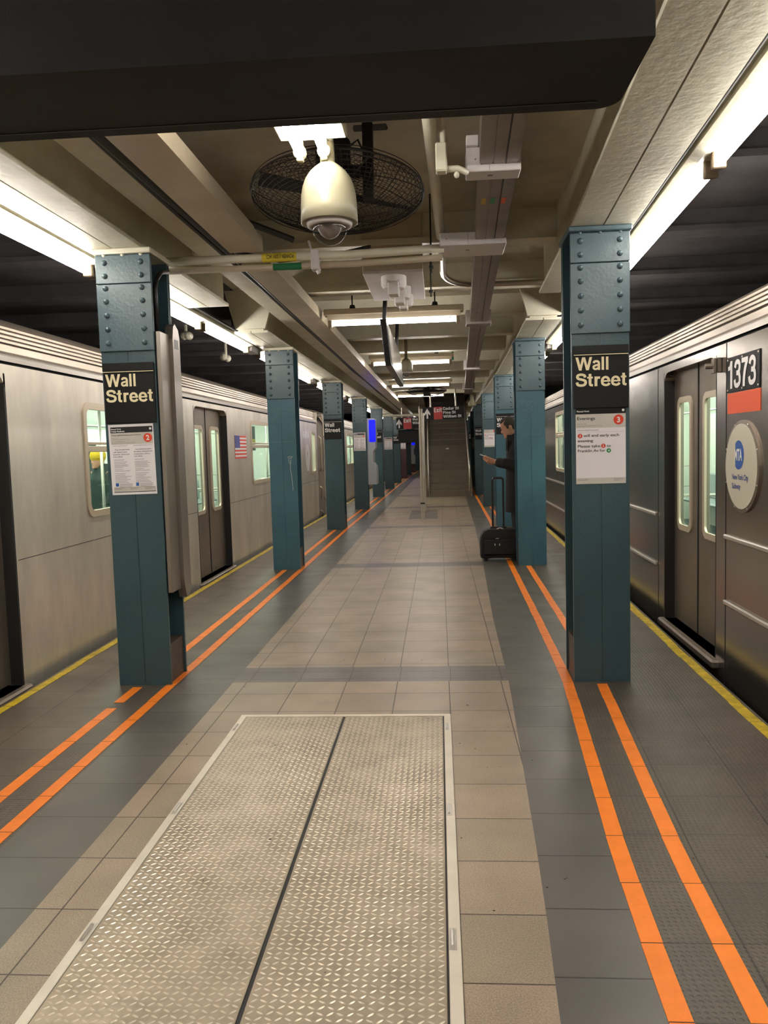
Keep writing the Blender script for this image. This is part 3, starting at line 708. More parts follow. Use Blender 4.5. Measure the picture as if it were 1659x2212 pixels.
poster3(RCX(5)+.02, Y0+5*S-.002, 1.3, 'dim white notice on the sixth right column, behind the stair rail', False)
# old sign marks and scratch on the second columns
sc1 = MB()
random.seed(11)
for x0, sd in ((LCX(1)-W, 1), (RCX(1), 2)):
    for i in range(46):
        x = x0+random.uniform(.04, .28); z = 1.86-abs(random.gauss(0, .15))
        if z < 1.45: continue
        l = random.uniform(.003, .014); sc1.box(x, x+l, Y0+S-.0006, Y0+S, z, z+.0016)
    for z in (1.875, 1.50):
        for i in range(14):
            x = x0+.035+i*.017+random.uniform(0, .006); sc1.box(x, x+random.uniform(.004, .014), Y0+S-.0006, Y0+S, z, z+.0018)
tag(sc1.build('paint_chips', mat('chipped_pale', rgb(150, 165, 166), rough=.5)), 'pale chips and scratches where old signs were on the second columns', 'paint marks', kind='stuff')
sq = MB(); x = LCX(1)-.06
sq.tube([(x-.045, Y0+S-.002, 1.315), (x-.03, Y0+S-.002, 1.33), (x, Y0+S-.002, 1.325), (x+.015, Y0+S-.002, 1.33), (x+.004, Y0+S-.002, 1.312), (x-.03, Y0+S-.002, 1.31), (x-.03, Y0+S-.002, 1.27), (x-.012, Y0+S-.002, 1.235), (x-.006, Y0+S-.002, 1.3), (x-.016, Y0+S-.002, 1.2), (x, Y0+S-.002, 1.05), (x+.006, Y0+S-.002, .93)], .0018, 5)
tag(sq.build('graffiti_scrawl', M_white), 'thin white drip scrawl on the second left column', 'graffiti')

# ---------------------------------------------------------------- tape lines and edge paint
def tape(name, lab, fn, w_, runs, m, group, seg=.305, h=.0022, cat='floor tape', jit=.0015):
    for (y0, y1, where) in runs:
        mb = MB(); random.seed(int(y0*100)+5); y = y0
        while y < y1-.005:
            b_ = min(math.floor(y/seg+1.001)*seg, y1); j = random.uniform(-jit, jit)
            for cur, p, q in ((0, y, b_-.004), (1, b_-.004, b_)):
                if q-p < .0005: continue
                mb.cur = cur; hh = h if cur == 0 else h-.0006
                Q = [(fn(p)+j, p), (fn(p)+w_+j, p), (fn(q)+w_+j, q), (fn(q)+j, q)]
                mb.add([(x, yy, .0002) for x, yy in Q]+[(x, yy, hh) for x, yy in Q], [(4, 5, 6, 7), (0, 1, 5, 4), (1, 2, 6, 5), (2, 3, 7, 6), (3, 0, 4, 7)])
            y = b_
        tag(mb.build(name, [m, M_dirt]), lab % where if '%' in lab else lab, cat, group)
OW = ['in front of the nearest', 'between nearest and second', 'between second and third', 'between third and fourth', 'between fourth and fifth', 'between fifth and sixth', 'between sixth and seventh', 'between seventh and eighth', 'between eighth and ninth', 'between ninth and tenth']
def runs(first, o0=.04, o1=.34, extra=None):
    out = [(first, Y0-o0, OW[0])]+[(Y0+S*k+o1, Y0+S*(k+1)-o0, OW[k+1]) for k in range(9)]
    if extra: out = [(first, extra[0], OW[0])]+[(extra[1], Y0-o0, 'as a short piece touching the nearest')]+out[1:]
    return out
ya = .02
tape('orange_line', 'left inner orange tape line, unbroken past every column', lambda y: -1.672+bend(y), .058, [(ya, 50, '')], M_orange, 'orange tape lines')
tape('orange_line', 'outer orange tape run on the left, %s left columns', lambda y: -1.862+bend(y), .058, runs(ya, extra=(4.16, 4.256)), M_orange, 'orange tape lines')
tape('orange_line', 'curving unbroken orange tape line passing inside the columns nearest the 1373 car', rl, .06, [(ya, 50, '')], M_orange, 'orange tape lines')
tape('orange_line', 'outer orange tape run on the right, %s right columns', lambda y: rl(y)+.192, .058, runs(ya), M_orange, 'orange tape lines')
tape('yellow_line', 'worn yellow line along the left platform edge', lambda y: -2.482+bend(y), .055, [(-2, 55, '')], M_yellow, 'yellow edge lines', seg=.3, jit=.004, cat='edge line')
tape('yellow_line', 'worn yellow line along the right platform edge', lambda y: re_(y), .06, [(-2, 55, '')], M_yellow, 'yellow edge lines', seg=.3, jit=.004, cat='edge line')
MBm = MB(); MBm.uv = []
q = [(-.62, 15.5), (-.05, 15.5), (-.05, 17.6), (-.62, 17.6)]
MBm.v = [(a, b_, .002) for a, b_ in q]+[(a, b_, 0) for a, b_ in q]; MBm.uv = [q[i % 4] for i in range(8)]; MBm.f = [(0, 1, 2, 3), (0, 4, 5, 1), (1, 5, 6, 2), (2, 6, 7, 3), (3, 7, 4, 0)]; MBm.m = [0]*5
tag(MBm.build('floor_patch', M_mat), 'dark grey tiled patch under the edge-on map board', 'floor patch')
sp = MB(); random.seed(21)
for i in range(80):
    y = random.uniform(1.5, 7); x = random.uniform(-1.9, 1.3); r = random.uniform(.002, .007)
    if -1.06 < x < .03 and y < 4.03: zz = .0075
    else: zz = .0012
    n = 7; vs = [(x+r*random.uniform(.5, 1.2)*cos(2*pi*k/n), y+r*random.uniform(.4, 1)*sin(2*pi*k/n), zz) for k in range(n)]
    sp.add(vs, [tuple(range(n))])
tag(sp.build('gum_spots', M_dirt), 'small dark gum and dirt spots scattered on floor and hatch', 'dirt', kind='stuff')

# ---------------------------------------------------------------- diamond plate hatch
hx0, hxm, hx1, hy0, hy1 = -1.04, -.52, 0., .9, 4.0
ht = thing('floor_hatch', 'double leaf diamond plate steel hatch set in the tan tiles', 'floor hatch', (0, 0, 0))
fr = MB(); fr.bbox(hx0-.03, hx0+.002, hy0, hy1+.02, .0005, .007, .002); fr.bbox(hx1-.004, hx1+.031, hy0, hy1+.02, .0005, .007, .002); fr.bbox(hx0-.03, hx1+.028, hy1-.002, hy1+.022, .0005, .0075, .002)
fr.build('frame', M_hframe, ht)
MB().box(hx0, hx1, hy0, hy1, .0002, .0012).build('dark_gap', M_ink, ht)
def plate(x0, x1):
    p = MB(); p.cur = 0; p.bbox(x0, x1, hy0, hy1-.004, .001, .0058, .0015)
    p.cur = 1; px_, py_ = .0235, .0210; nx = int((x1-x0-.012)/px_); px_ = (x1-x0-.03)/(nx-1); ny = int((hy1-.03-hy0-.4)/py_)
    for r_ in range(ny):
        for c_ in range(nx):
            xv = x0+.016+c_*px_; yv = hy0+.42+r_*py_
            a = radians(40) if (r_+c_) % 2 == 0 else radians(-28)
            L_, w_, h_ = .0118, .0031, .0019
            ca, sa = cos(a), sin(a); z0 = .0058
            P = lambda u, v, zz: (xv+u*ca-v*sa, yv+u*sa+v*ca, zz)
            p.add([P(-L_, 0, z0), P(-L_*.4, -w_, z0), P(L_*.4, -w_, z0), P(L_, 0, z0), P(L_*.4, w_, z0), P(-L_*.4, w_, z0), P(-L_*.5, 0, z0+h_), P(L_*.5, 0, z0+h_)],
                  [(0, 1, 6), (1, 2, 7, 6), (2, 3, 7), (3, 4, 7), (4, 5, 6, 7), (5, 0, 6)])
    return p
plate(hx0+.004, hxm-.006).build('hatch_leaf', [M_hatch, M_lug], ht)
plate(hxm+.006, hx1-.010).build('hatch_leaf', [M_hatch, M_lug], ht)
def hinge(x, y):
    h = MB(); h.bbox(x-.011, x+.011, y, y+.1, .006, .0085, .001)
    h.tube([(x, y+.012, .010), (x, y+.088, .010)], .005, 8); h.build('hinge', M_steelb, ht)
for x in (hx0-.012, hx1+.008):
    for y in (3.78, 2.88, 2.08): hinge(x, y)

# ---------------------------------------------------------------- fluorescent fixtures
def tubes_fixture(name, lab, x, z, segs, slope=0., group=None, w_=.15, boxes=(), tx=0.):
    y0 = segs[0][0]-.05; y1 = segs[-1][1]+.05
    t = thing(name, lab, 'light fixture', (x, y0, z), (0, 0, -slope), group)
    b_ = MB(); b_.bbox(-w_/2, w_/2, 0, y1-y0, .03, .085, .006); b_.prism([(-w_/2, .03), (w_/2, .03), (.03, .012), (-.03, .012)], .0, y1-y0)
    b_.build('housing', M_cream, t)
    for a, c in segs:
        MB().tube([(tx, a-y0, -.030), (tx, c-y0, -.030)], .019, 10).build('tube', M_tubeon, t, smooth=True)
        for yy in (a-y0, c-y0):
            MB().bbox(tx-.03, tx+.03, yy-.016, yy+.016, -.058, .035, .005).build('lamp_holder', M_socket, t)
    for yy in ((y1-y0)*.15, (y1-y0)*.85): MB().tube([(0, yy, .08), (0, yy, 3.1-z)], .009, 6).build('hanger', M_wire, t)
    for a, c in boxes:
        MB().bbox(-.055, .055, a-y0, c-y0, -.03, .06, .006).build('junction_box', M_tin, t)
    return t
Lx = -2.125
GL = 'fluorescent lights outside the left girder'
tubes_fixture('fluorescent_fixture', 'glaring fluorescent strip ending behind the nearest left column', Lx, 2.55, [(.1, 2.42), (2.5, 4.84)], group=GL)
tubes_fixture('fluorescent_fixture', 'fluorescent strip with a mid socket between nearest and second left columns', Lx, 2.555, [(4.93, 7.08), (7.2, 8.85)], group=GL, boxes=[(8.9, 9.25)])
tubes_fixture('fluorescent_fixture', 'fluorescent strip between second and third left columns', Lx, 2.56, [(9.45, 11.4), (11.5, 13.2)], group=GL, boxes=[(13.25, 13.6)])
tubes_fixture('fluorescent_fixture', 'fluorescent strip between third and fourth left columns', Lx, 2.56, [(13.9, 15.9), (16.0, 17.8)], group=GL, boxes=[(17.85, 18.1)])
for k, (a, b_) in enumerate(((18.5, 22.5), (23.0, 27.0), (27.6, 31.6), (32.2, 36.2))):
    tubes_fixture('fluorescent_fixture', '%s fluorescent strip over the left track edge' % ('first short', 'second short', 'third tiny', 'farthest tiny')[k]+' beyond the fourth column', Lx+bend(a), 2.56, [(a, (a+b_)/2-.05), ((a+b_)/2+.05, b_)], group=GL)
GR = 'fluorescent lights outside the right girder'
def rfx(y): return rgx(y)+.315
for k, (segs, bx, lab) in enumerate((([(1.2, 3.56), (3.68, 6.0)], [], 'glaring fluorescent strip with dark mid socket above the 1373 car'),
        ([(6.5, 8.1), (8.2, 9.9)], [(9.95, 10.3)], 'fluorescent strip glimpsed left of the nearest right column'),
        ([(10.6, 12.5), (12.6, 14.4)], [], 'fluorescent strip glimpsed beyond the second right column'),
        ([(15, 17), (17.1, 19)], [], 'far fluorescent strip over the right track edge'))):
    a, b_ = segs[0][0], segs[-1][1]
    tubes_fixture('fluorescent_fixture', lab, rfx(a), 2.585, segs, math.atan2(rfx(b_)-rfx(a), b_-a), GR, boxes=bx, w_=.15, tx=.025)
# conduit rails between girder and fixtures
def simple(mb, name, m, lab, cat, group=None, smooth=True): return tag(mb.build(name, m, smooth=smooth, auto=True), lab, cat, group)
simple(MB().tube([(rgx(y)+.2, y, 2.63) for y in (.5, 2.3, 4.6, 6.5, 9.4, 14)], .012, 8), 'wire_conduit', M_sooty, 'thin dark conduit beside the upper right fluorescent strip', 'conduit')
simple(MB().tube([(-2.01, y, 2.62) for y in (0., 4.6, 9, 14, 20)], .012, 8), 'wire_conduit', M_sooty, 'thin dark conduit beside the left fluorescent strips', 'conduit')

# cross fixtures on the ceiling
def cross_fixture(y, z, x0, x1, lab, hb=.15):
    t = thing('ceiling_lamp', lab, 'light fixture', ((x0+x1)/2, y, z), group='cross mounted ceiling lamps')
    L_ = (x1-x0)/2
    b_ = MB(); b_.bbox(-L_-.07, L_+.07, -.07, .07, .07, .125, .006)
    b_.prism([(-.06, .07), (.06, .07), (.03, .03), (-.03, .03)], -L_-.04, L_+.04, 'yz')
    b_.build('housing', M_creamduct, t)
    MB().tube([(-L_, 0, 0), (L_, 0, 0)], .019, 10).build('tube', M_tubeon, t, smooth=True)
    for sx in (-1, 1):
        k = MB(); k.bbox(sx*(L_+.02)-.02, sx*(L_+.02)+.02, -.025, .025, -.035, .07, .005); k.tube([(sx*(L_+.02), -.03, -.03), (sx*(L_+.02), .03, -.03)], .014, 8); k.build('lamp_holder', M_socket, t)
        g = MB(); g.tube([(sx*.38, 0, .125), (sx*.38, 0, .165)], [.032, .022], 8); g.tube([(sx*.38, 0, .16), (sx*.38, 0, 3.0-z)], .007, 6); g.build('hanger', M_wire, t)
    return t
cross_fixture(7.4, 2.55, -.955, .186, 'nearest bright lamp lying across the ceiling behind the white antennas')
cross_fixture(12.0, 2.655, -.94, .185, 'second bright cross lamp, behind the small dome camera')
cross_fixture(16.6, 2.672, -.93, .24, 'third bright cross lamp, above the stairs')
cross_fixture(20.4, 2.71, -1.0, .15, 'farthest dim cross lamp near the stair exit sign')
for k, y in enumerate((33.0, 38.0, 43.0, 48.0)):
    cross_fixture(y, 2.7, -.7+bend(y), .4+bend(y), 'tiny far cross lamp, number %s beyond the stairs' % ('one', 'two', 'three', 'four')[k])
tubes_fixture('fluorescent_fixture', 'fluorescent strip over the left platform edge behind the camera side of the near strip', Lx, 2.55, [(-4.6, -2.4), (-2.3, -.1)], group=GL)
tubes_fixture('fluorescent_fixture', 'fluorescent strip over the right platform edge before the glaring near strip', rfx(-3.6), 2.585, [(-3.6, -1.4), (-1.3, .9)], rfx(.9)-rfx(-3.6) and math.atan2(rfx(.9)-rfx(-3.6), 4.5), GR, w_=.15, tx=.025)
cross_fixture(-1.9, 2.6, -1.1, .05, 'cross lamp before the black hanging board')
cross_fixture(-6.4, 2.6, -1.1, .05, 'rearmost cross lamp before the black hanging board')
# near fixture with two tubes along the platform
t = thing('ceiling_lamp', 'glowing twin tube lamp end under the black board, above the dome camera', 'light fixture', (-.49, 2.0, 2.6))
b_ = MB(); b_.bbox(-.13, .15, -.2, 1.32, .05, .10, .008); b_.prism([(-.11, .05), (.13, .05), (.05, .025), (-.03, .025)], 0, 1.25); b_.build('housing', M_cream, t)
for dx in (-.047, .052):
    MB().tube([(dx, .1, 0), (dx, 1.30, 0)], .019, 12).build('tube', M_tubeon, t, smooth=True)
    k = MB(); k.lathe([(.02, -.012), (.027, -.01), (.027, .012), (.018, .014)], (dx, 1.31, 0), 16, 'y'); k.bbox(dx-.014, dx+.014, 1.30, 1.33, -.035, .05, .003); k.build('lamp_holder', M_dome, t)

# ---------------------------------------------------------------- overhead black board close to the camera
t = thing('hanging_board', 'huge black housing of a hanging board close overhead', 'board', (.4, 1.495, 2.1), (0, 0, .006))
b_ = MB()
R_ = .05
prof = [(0, 0), (.24, 0)]
poly = [(-2.4, 0), (0, 0)] + [(0, .30-R_)] + [(-R_+R_*cos(a), .30-R_+R_*sin(a)) for a in [pi/2*i/8 for i in range(1, 9)]] + [(-2.4, .30)]
b_.prism(poly, .0, .75, 'xy'); b_.build('casing', M_signbox, t)
b_ = MB(); poly2 = [(x if x < -2 else x-.03, y+(0 if y < .1 else -.03)) for x, y in poly]
b_.prism([(-2.4, .258), (-.05, .258), (-.05, .262), (-2.4, .262)], -.0015, .001, 'xy'); b_.build('seam_line', M_black, t)
b_ = MB(); b_.tube([(-1.6, .14, .75), (-1.6, .14, .85)], .03, 10); b_.tube([(-.3, .14, .75), (-.3, .14, .85)], .03, 10); b_.build('hanger', M_black, t)

# ---------------------------------------------------------------- dome cameras
def dome_cam(lab, loc, k, neck):
    t = thing('dome_camera', lab, 'camera', loc, group='pendant dome cameras')
    p = [(.030, .40), (.030, .322), (.038, .316), (.055, .303), (.076, .284), (.094, .258), (.106, .228), (.1135, .19), (.117, .14), (.118, .08), (.112, .078), (.108, .085), (.09, .09)]
    MB().lathe([(a*k, b_*k) for a, b_ in p], n=36).build('housing', M_dome, t, smooth=True)
    MB().lathe([(.092*k, .10*k), (.096*k, .078*k), (.092*k, .066*k), (.076*k, .062*k), (.07*k, .075*k)], n=36).build('collar', M_tin, t, smooth=True)
    MB().ell((0, 0, .062*k), (.074*k, .074*k, .072*k), 28, 16).build('dome', M_domeg, t, smooth=True)
    b_ = MB(); b_.ell((0, 0, .075*k), (.052*k, .052*k, .058*k), 20, 12); b_.build('lens_ball', mat('lens_grey', rgb(175, 166, 160), rough=.3, metal=.5), t, smooth=True)
    MB().lathe([(.023*k, .40*k), (.028*k, .41*k), (.028*k, neck)], n=18).build('neck', M_dome, t, smooth=True)
dome_cam('large cream dome camera hanging at the top centre', (-.43, 3.35, 2.245), 1., .72)
dome_cam('small cream dome camera in front of the second cross lamp', (-.44, 11.6, 2.42), .82, .56)
lc = dome_cam
t = thing('white_speaker', 'white bell shaped fixture hanging right of the stair exit sign', 'speaker', (.835, 19.4, 2.36), group='white bell fixtures')
b_ = MB(); b_.lathe([(.10, 0), (.10, .05), (.07, .12), (.045, .14), (.045, .27)], n=20); b_.build('bell', M_dome, t, smooth=True); MB().tube([(0, 0, .27), (0, 0, .64)], .02, 8).build('stem', M_dome, t, smooth=True)

# ---------------------------------------------------------------- fans
def fan(lab, loc, tilt, k=1.):
    t = thing('ceiling_fan', lab, 'fan', loc, tilt, 'caged ceiling fans')
    R_ = .41*k; g = MB(); hh = .105*k
    # rims and rings above and below
    def ring(r, z, tr, n=56):
        vs = []; fs = []; q = 4
        for i in range(n):
            a = 2*pi*i/n
            for j in range(q):
                b2 = 2*pi*j/q; vs.append(((r+tr*cos(b2))*cos(a), (r+tr*cos(b2))*sin(a), z+tr*sin(b2)))
        for i in range(n):
            for j in range(q): fs.append((i*q+j, i*q+(j+1) % q, ((i+1) % n)*q+(j+1) % q, ((i+1) % n)*q+j))
        g.add(vs, fs)
    prof = lambda u: hh*(1-u**3.2)     # u 0..1 radius fraction
    for i in range(3, 23):
        u = i/22; z = prof(u)
        ring(R_*u, -z, .0017); ring(R_*u, z, .0015)
    ring(R_, 0, .005); ring(R_*.99, .02, .0025); ring(R_*.99, -.02, .0025)
    for kk in range(120):
        a = 2*pi*kk/84; tr = .003 if kk % 15 == 0 else .0015
        for sg in (-1, 1):
            if sg == 1 and kk % 2: continue
            pts = []
            for i in range(0, 7):
                u = .14+.86*i/6; sw_ = a+.28*(1-u) ; pts.append((R_*u*cos(sw_), R_*u*sin(sw_), sg*prof(u)))
            g.tube(pts, tr, 3, caps=False)
    g.build('guard', M_fan, t)
    MB().lathe([(.06*k, -hh), (.065*k, -hh+.01), (.065*k, hh), (.05*k, hh+.01)], n=20).build('hub', M_fan, t, smooth=True)
    for i in range(4):
        a0 = i*pi/2+.5; b_ = MB(); vs = []
        for j in range(6):
            u = .16+.78*j/5; wd = .16*(.6+.5*j/5)*(1-.25*(j/5)**3)
            for sgn, z in ((-1, -.022), (1, .022)):
                a = a0+sgn*wd*.9/(1+u); vs.append((R_*u*cos(a), R_*u*sin(a), z))
        fs = [(2*j, 2*j+1, 2*j+3, 2*j+2) for j in range(5)]
        vs2 = [(x, y, z+.002) for x, y, z in vs]; n = len(vs)
        b_.add(vs+vs2, fs+[tuple(q+n for q in f[::-1]) for f in fs]+[(0, 1, n+1, n)]); b_.build('blade', M_fan, t, smooth=True)
    m_ = MB(); m_.lathe([(.07*k, hh+.0), (.085*k, hh+.02), (.085*k, hh+.15), (.06*k, hh+.17)], (-.02, 0, 0), 20); m_.build('motor', M_fan, t, smooth=True)
    m_ = MB(); m_.bbox(-.0, .14*k, .02, .06, hh-.0, hh+.05, .004); m_.bbox(.12*k, .17*k, .01, .07, -.02, .40*k, .004); m_.bbox(.07*k, .24*k, -.03, .10, .36*k, .41*k, .006)
    m_.tube([(.06*k, 0, hh+.13), (.1*k, .0, hh+.16), (.13*k, .03, hh+.10)], .006, 6); m_.build('mount', M_fan, t)
    return t
fan('large black caged fan hanging behind the near dome camera', (-.452, 3.86, 2.60), (radians(-9), 0, 0))
fan('distant black caged fan above the stair exit sign', (-.25, 18.6, 2.70), (radians(3), 0, 0), 1.15)

# ---------------------------------------------------------------- ducts, pipes, trunking
def duct(lab, x0, x1, z0, z1, y0, y1, name, m, end=True):
    mb = MB(); ys = yl(y0, y1, 3.); n = len(ys); vs = []
    for y in ys:
        d = bend(y); vs += [(x0+d, y, z0), (x1+d, y, z0), (x1+d, y, z1), (x0+d, y, z1)]
    fs = []
    for i in range(n-1):
        for q in range(4): fs.append((i*4+q, i*4+(q+1) % 4, i*4+4+(q+1) % 4, i*4+4+q))
    fs += [(3, 2, 1, 0), tuple((n-1)*4+q for q in range(4))]
    mb.add(vs, fs); return tag(mb.build(name, m), lab, 'duct')
duct('flat beige sheet metal duct that ends at the cream cross pipe', -1.24, -1.036, 2.60, 2.69, -1, 4.86, 'metal_duct', M_creamduct)
duct('long beige sheet metal duct running to the far end, faint blue glow on it', -1.255, -1.06, 2.60, 2.69, 5.2, 40, 'metal_duct', M_creamduct)
duct('cream boxed channel between the left girder and the ducts', -1.56, -1.41, 2.70, 2.80, -1, 45, 'boxed_channel', M_cream)
for i, (x, z, r) in enumerate(((-1.385, 2.70, .016), (-1.345, 2.69, .02), (-1.30, 2.705, .016))):
    pts = [(x+.006*sin(y*1.3+i)+bend(y), y, z+.008*sin(y*.9+i*2)) for y in yl(-1, 32, .6)]
    simple(MB().tube(pts, r, 8), 'black_cable', M_wire, ('leftmost', 'thickest middle', 'rightmost')[i]+' black cable running in the slot left of the ducts', 'cable', 'cables beside the ducts')
simple(MB().tube([(-1.30, 5.05, 2.68), (-1.2, 5.15, 2.66), (-1.0, 5.2, 2.62), (-.7, 5.18, 2.63), (-.4, 5.1, 2.66)], .012, 8), 'black_cable', M_wire, 'black cable drooping under the cross pipe', 'cable')
simple(MB().tube([(-1.08, 4.6, 2.71), (-.98, 4.72, 2.69), (-.85, 4.85, 2.66)], .02, 8), 'black_cable', M_wire, 'short thick black cable beside the fan behind the cross pipe', 'cable')
# cross pipe pair with labels
t = thing('cross_pipe', 'twin cream pipe crossing from the left column with a yellow power label', 'pipe', (0, 4.95, 2.575))
b_ = MB(); b_.tube([(-1.71, 0, .012), (-1.2, 0, .01), (-.5, .0, .006), (-.2, .0, .012), (.06, 0, .018)], .026, 12); b_.build('upper_pipe', M_cream, t, smooth=True)
b_ = MB(); b_.tube([(-1.69, .03, -.04), (-.5, .03, -.045), (.05, .03, -.03)], .02, 12); b_.build('lower_pipe', M_creamduct, t, smooth=True)
b_ = MB(); b_.tube([(-1.06, 0, .0085), (-.845, 0, .0075)], .0275, 12, caps=False); b_.build('yellow_label', mat('label_yellow', rgb(220, 200, 60), rough=.5), t, smooth=True)
b_ = MB(); b_.text('POWER (120V AC)', .022, (-.86, -.0285, .018), -X_, -Z_, width=.17, bold=.01); b_.build('label_text', M_ink, t)
b_ = MB(); b_.tube([(-1.0, .03, -.0425), (-.82, .03, -.0432)], .0215, 12, caps=False); b_.build('green_tape', mat('tape_green', rgb(20, 110, 70), rough=.5), t, smooth=True)
b_ = MB()
b_.bbox(-.755, -.705, -.035, .05, -.08, .04, .006); b_.tube([(-.72, 0, -.08), (-.71, 0, -.1)], .012, 8); b_.tube([(-.75, 0, .03), (-.77, 0, .1)], .008, 6); b_.build('clamp', M_tin, t)
simple(MB().tube([(-.04, -1, 2.77), (-.035, 2, 2.76), (-.01, 3.4, 2.75), (.035, 4.9, 2.75), (.045, 5.2, 2.73)], .030, 12), 'ceiling_pipe', M_cream, 'thick cream pipe running lengthwise right of the fan', 'pipe')
t = thing('junction_box', 'cream elbow box on a thin conduit feeding the aluminium trunking', 'junction box', (.06, 3.55, 2.62))
b_ = MB(); b_.bbox(-.045, .005, -.03, .03, -.05, .07, .006); b_.build('box', M_cream, t)
b_ = MB(); b_.tube([(-.01, 0, .07), (-.01, -.02, .13), (-.015, -.3, .18), (-.02, -1.2, .2)], .014, 10); b_.tube([(0, 0, -.035), (.05, 0, -.035), (.09, .05, -.035)], .014, 10); b_.ell((.045, -.01, -.065), (.012, .012, .014)); b_.build('conduit', M_cream, t, smooth=True)
# aluminium trunking
trx = [(0, .10), (3.08, .19), (4.71, .243), (5.46, .262), (8.18, .345), (18.8, .63)]
t = thing('cable_trunking', 'long brushed aluminium cable trunking under the ceiling with pale pull boxes', 'trunking', (0, 0, 2.62))
b_ = MB(); gr_ = MB()
def sweep(mb, xa, xb, za, zb, y0, y1):
    ys = yl(y0, y1, 1.); n = len(ys); vs = []
    for y in ys:
        d = lerp(trx, y); vs += [(xa+d, y, za), (xb+d, y, za), (xb+d, y, zb), (xa+d, y, zb)]
    fs = []
    for i in range(n-1):
        for q in range(4): fs.append((i*4+q, i*4+(q+1) % 4, i*4+4+(q+1) % 4, i*4+4+q))
    fs += [(3, 2, 1, 0), tuple((n-1)*4+q for q in range(4))]; mb.add(vs, fs)
sweep(b_, 0, .172, 0, .11, -1, 18.8)
for a, c in ((.004, .055), (.062, .110), (.117, .165)): sweep(b_, a, c, -.007, 0, -1, 18.8)
b_.build('body', M_alum, t)
b_ = MB(); sweep(b_, .111, .1145, -.0085, -.0005, -1, 18.8); b_.build('dark_joint', M_ink, t)
for x, m, dy in ((.03, mat('dot_yellow', rgb(200, 170, 60)), 0), (.075, M_green, 0), (.13, mat('dot_orange', rgb(210, 90, 50)), 0)):
    MB().box(.225+x-.012, .225+x+.010, 4.08, 4.17, -.0085, -.007).build('colour_tag', m, t)
for k, y in enumerate((8.0, 12.6, 17)):
    d = lerp(trx, y); MB().bbox(d-.04, d+.21, y, y+.18, -.03, .11, .004).build('joint_collar', M_tin if k == 1 else M_alum, t)
def tee(lab, x0, x1, y0, y1, z0, z1, extra=None):
    t = thing('pull_box', lab, 'pull box', (x0, y0, z0)); MB().bbox(0, x1-x0, 0, y1-y0, 0, z1-z0, .004).build('box', M_tin, t)
    b_ = MB(); b_.box((x1-x0)*.42, (x1-x0)*.42+.002, -.0006, 0, .003, z1-z0-.003); b_.ell((.04, -.001, (z1-z0)/2), (.004, .002, .004), 8, 5); b_.box((x1-x0)*.4, (x1-x0)*.4+.022, (y1-y0)*.4, (y1-y0)*.4+.022, -.001, 0); b_.build('seam', M_greyink, t)
    if extra: MB().bbox(*extra, .004).build('side_lug', M_tin, t)
tee('upper pale metal pull box on the trunking beside the elbow box', .15, .388, 3.6, 3.72, 2.585, 2.69, (0, .055, -.02, .04, .105, .15))
tee('lower pale metal pull box on the trunking at the cross pipe', .035, .432, 4.86, 5.16, 2.585, 2.66)
pts = [(.05, 5.16, 2.63), (.055, 5.6, 2.66), (.06, 6.1, 2.70)]+[(.06+.28*(1-cos(a)), 6.1+.52*sin(a), 2.70) for a in [pi/2*i/6 for i in range(1, 7)]]+[(.88, 6.64, 2.70)]
simple(MB().tube(pts, .023, 12), 'bent_conduit', M_galv, 'shiny conduit bending right under the trunking to the girder', 'conduit')
for k, (x, y) in enumerate(((-.02, 5.2), (-.03, 6.0))):
    simple(MB().tube([(x, y, 2.5), (x, y, 3.0)], .006, 6).tube([(x, y, 2.53), (x, y, 2.55)], .014, 8), 'threaded_rod', M_wire, ('nearer', 'farther')[k]+' thin dark hanger rod beside the antenna plate', 'rod')
simple(MB().tube([(.25, 12.6, 2.74), (.25, 12.6, 2.95)], .018, 8), 'green_pipe', mat('pipe_green', rgb(10, 80, 55), rough=.5), 'short green pipe left of the trunking beyond the second lamp', 'pipe')

# antenna plate
t = thing('antenna_mount', 'grey ceiling plate carrying three white antenna units', 'antenna', (-.5, 5.6, 2.6))
MB().bbox(0, .42, 0, 1.02, 0, .02, .003).build('plate', M_tin, t)
MB().bbox(.0, .42, .0, .05, .02, .4, .003).build('hanger_plate', M_creamduct, t)
for i, (dx, dy, k) in enumerate(((.21, .12, 1), (.235, .50, .95), (.25, .82, .85))):
    b_ = MB(); b_.lathe([(.088*k, 0), (.09*k, -.012), (.09*k, -.06), (.075*k, -.085), (.045*k, -.09)], (dx, dy, 0), 24)
    b_.bbox(dx-.04*k, dx+.04*k, dy-.1*k, dy+.04, -.14*k, -.05, .008); b_.bbox(dx-.055*k, dx+.055*k, dy-.085*k, dy-.02, -.075, -.03, .01)
    b_.build('antenna_unit', M_white, t, smooth=True, auto=True)

# hanging board seen edge-on
t = thing('display_board', 'long hanging display board seen edge-on from its thin black end', 'board', (-.42, 7.0, 2.108), (0, radians(-5.5), 0))
MB().bbox(-.028, .028, 0, 2.45, 0, .41, .006).build('casing', M_black, t)
MB().box(.0285, .031, .04, 2.41, .03, .38).build('face', mat('glossy_face', rgb(200, 196, 190), rough=.15), t)
b_ = MB(); b_.tube([(0, .18, .41), (.08, .18, .9)], .02, 8); b_.tube([(0, 2.2, .41), (.08, 2.2, .9)], .02, 8); b_.build('hanger', M_black, t)

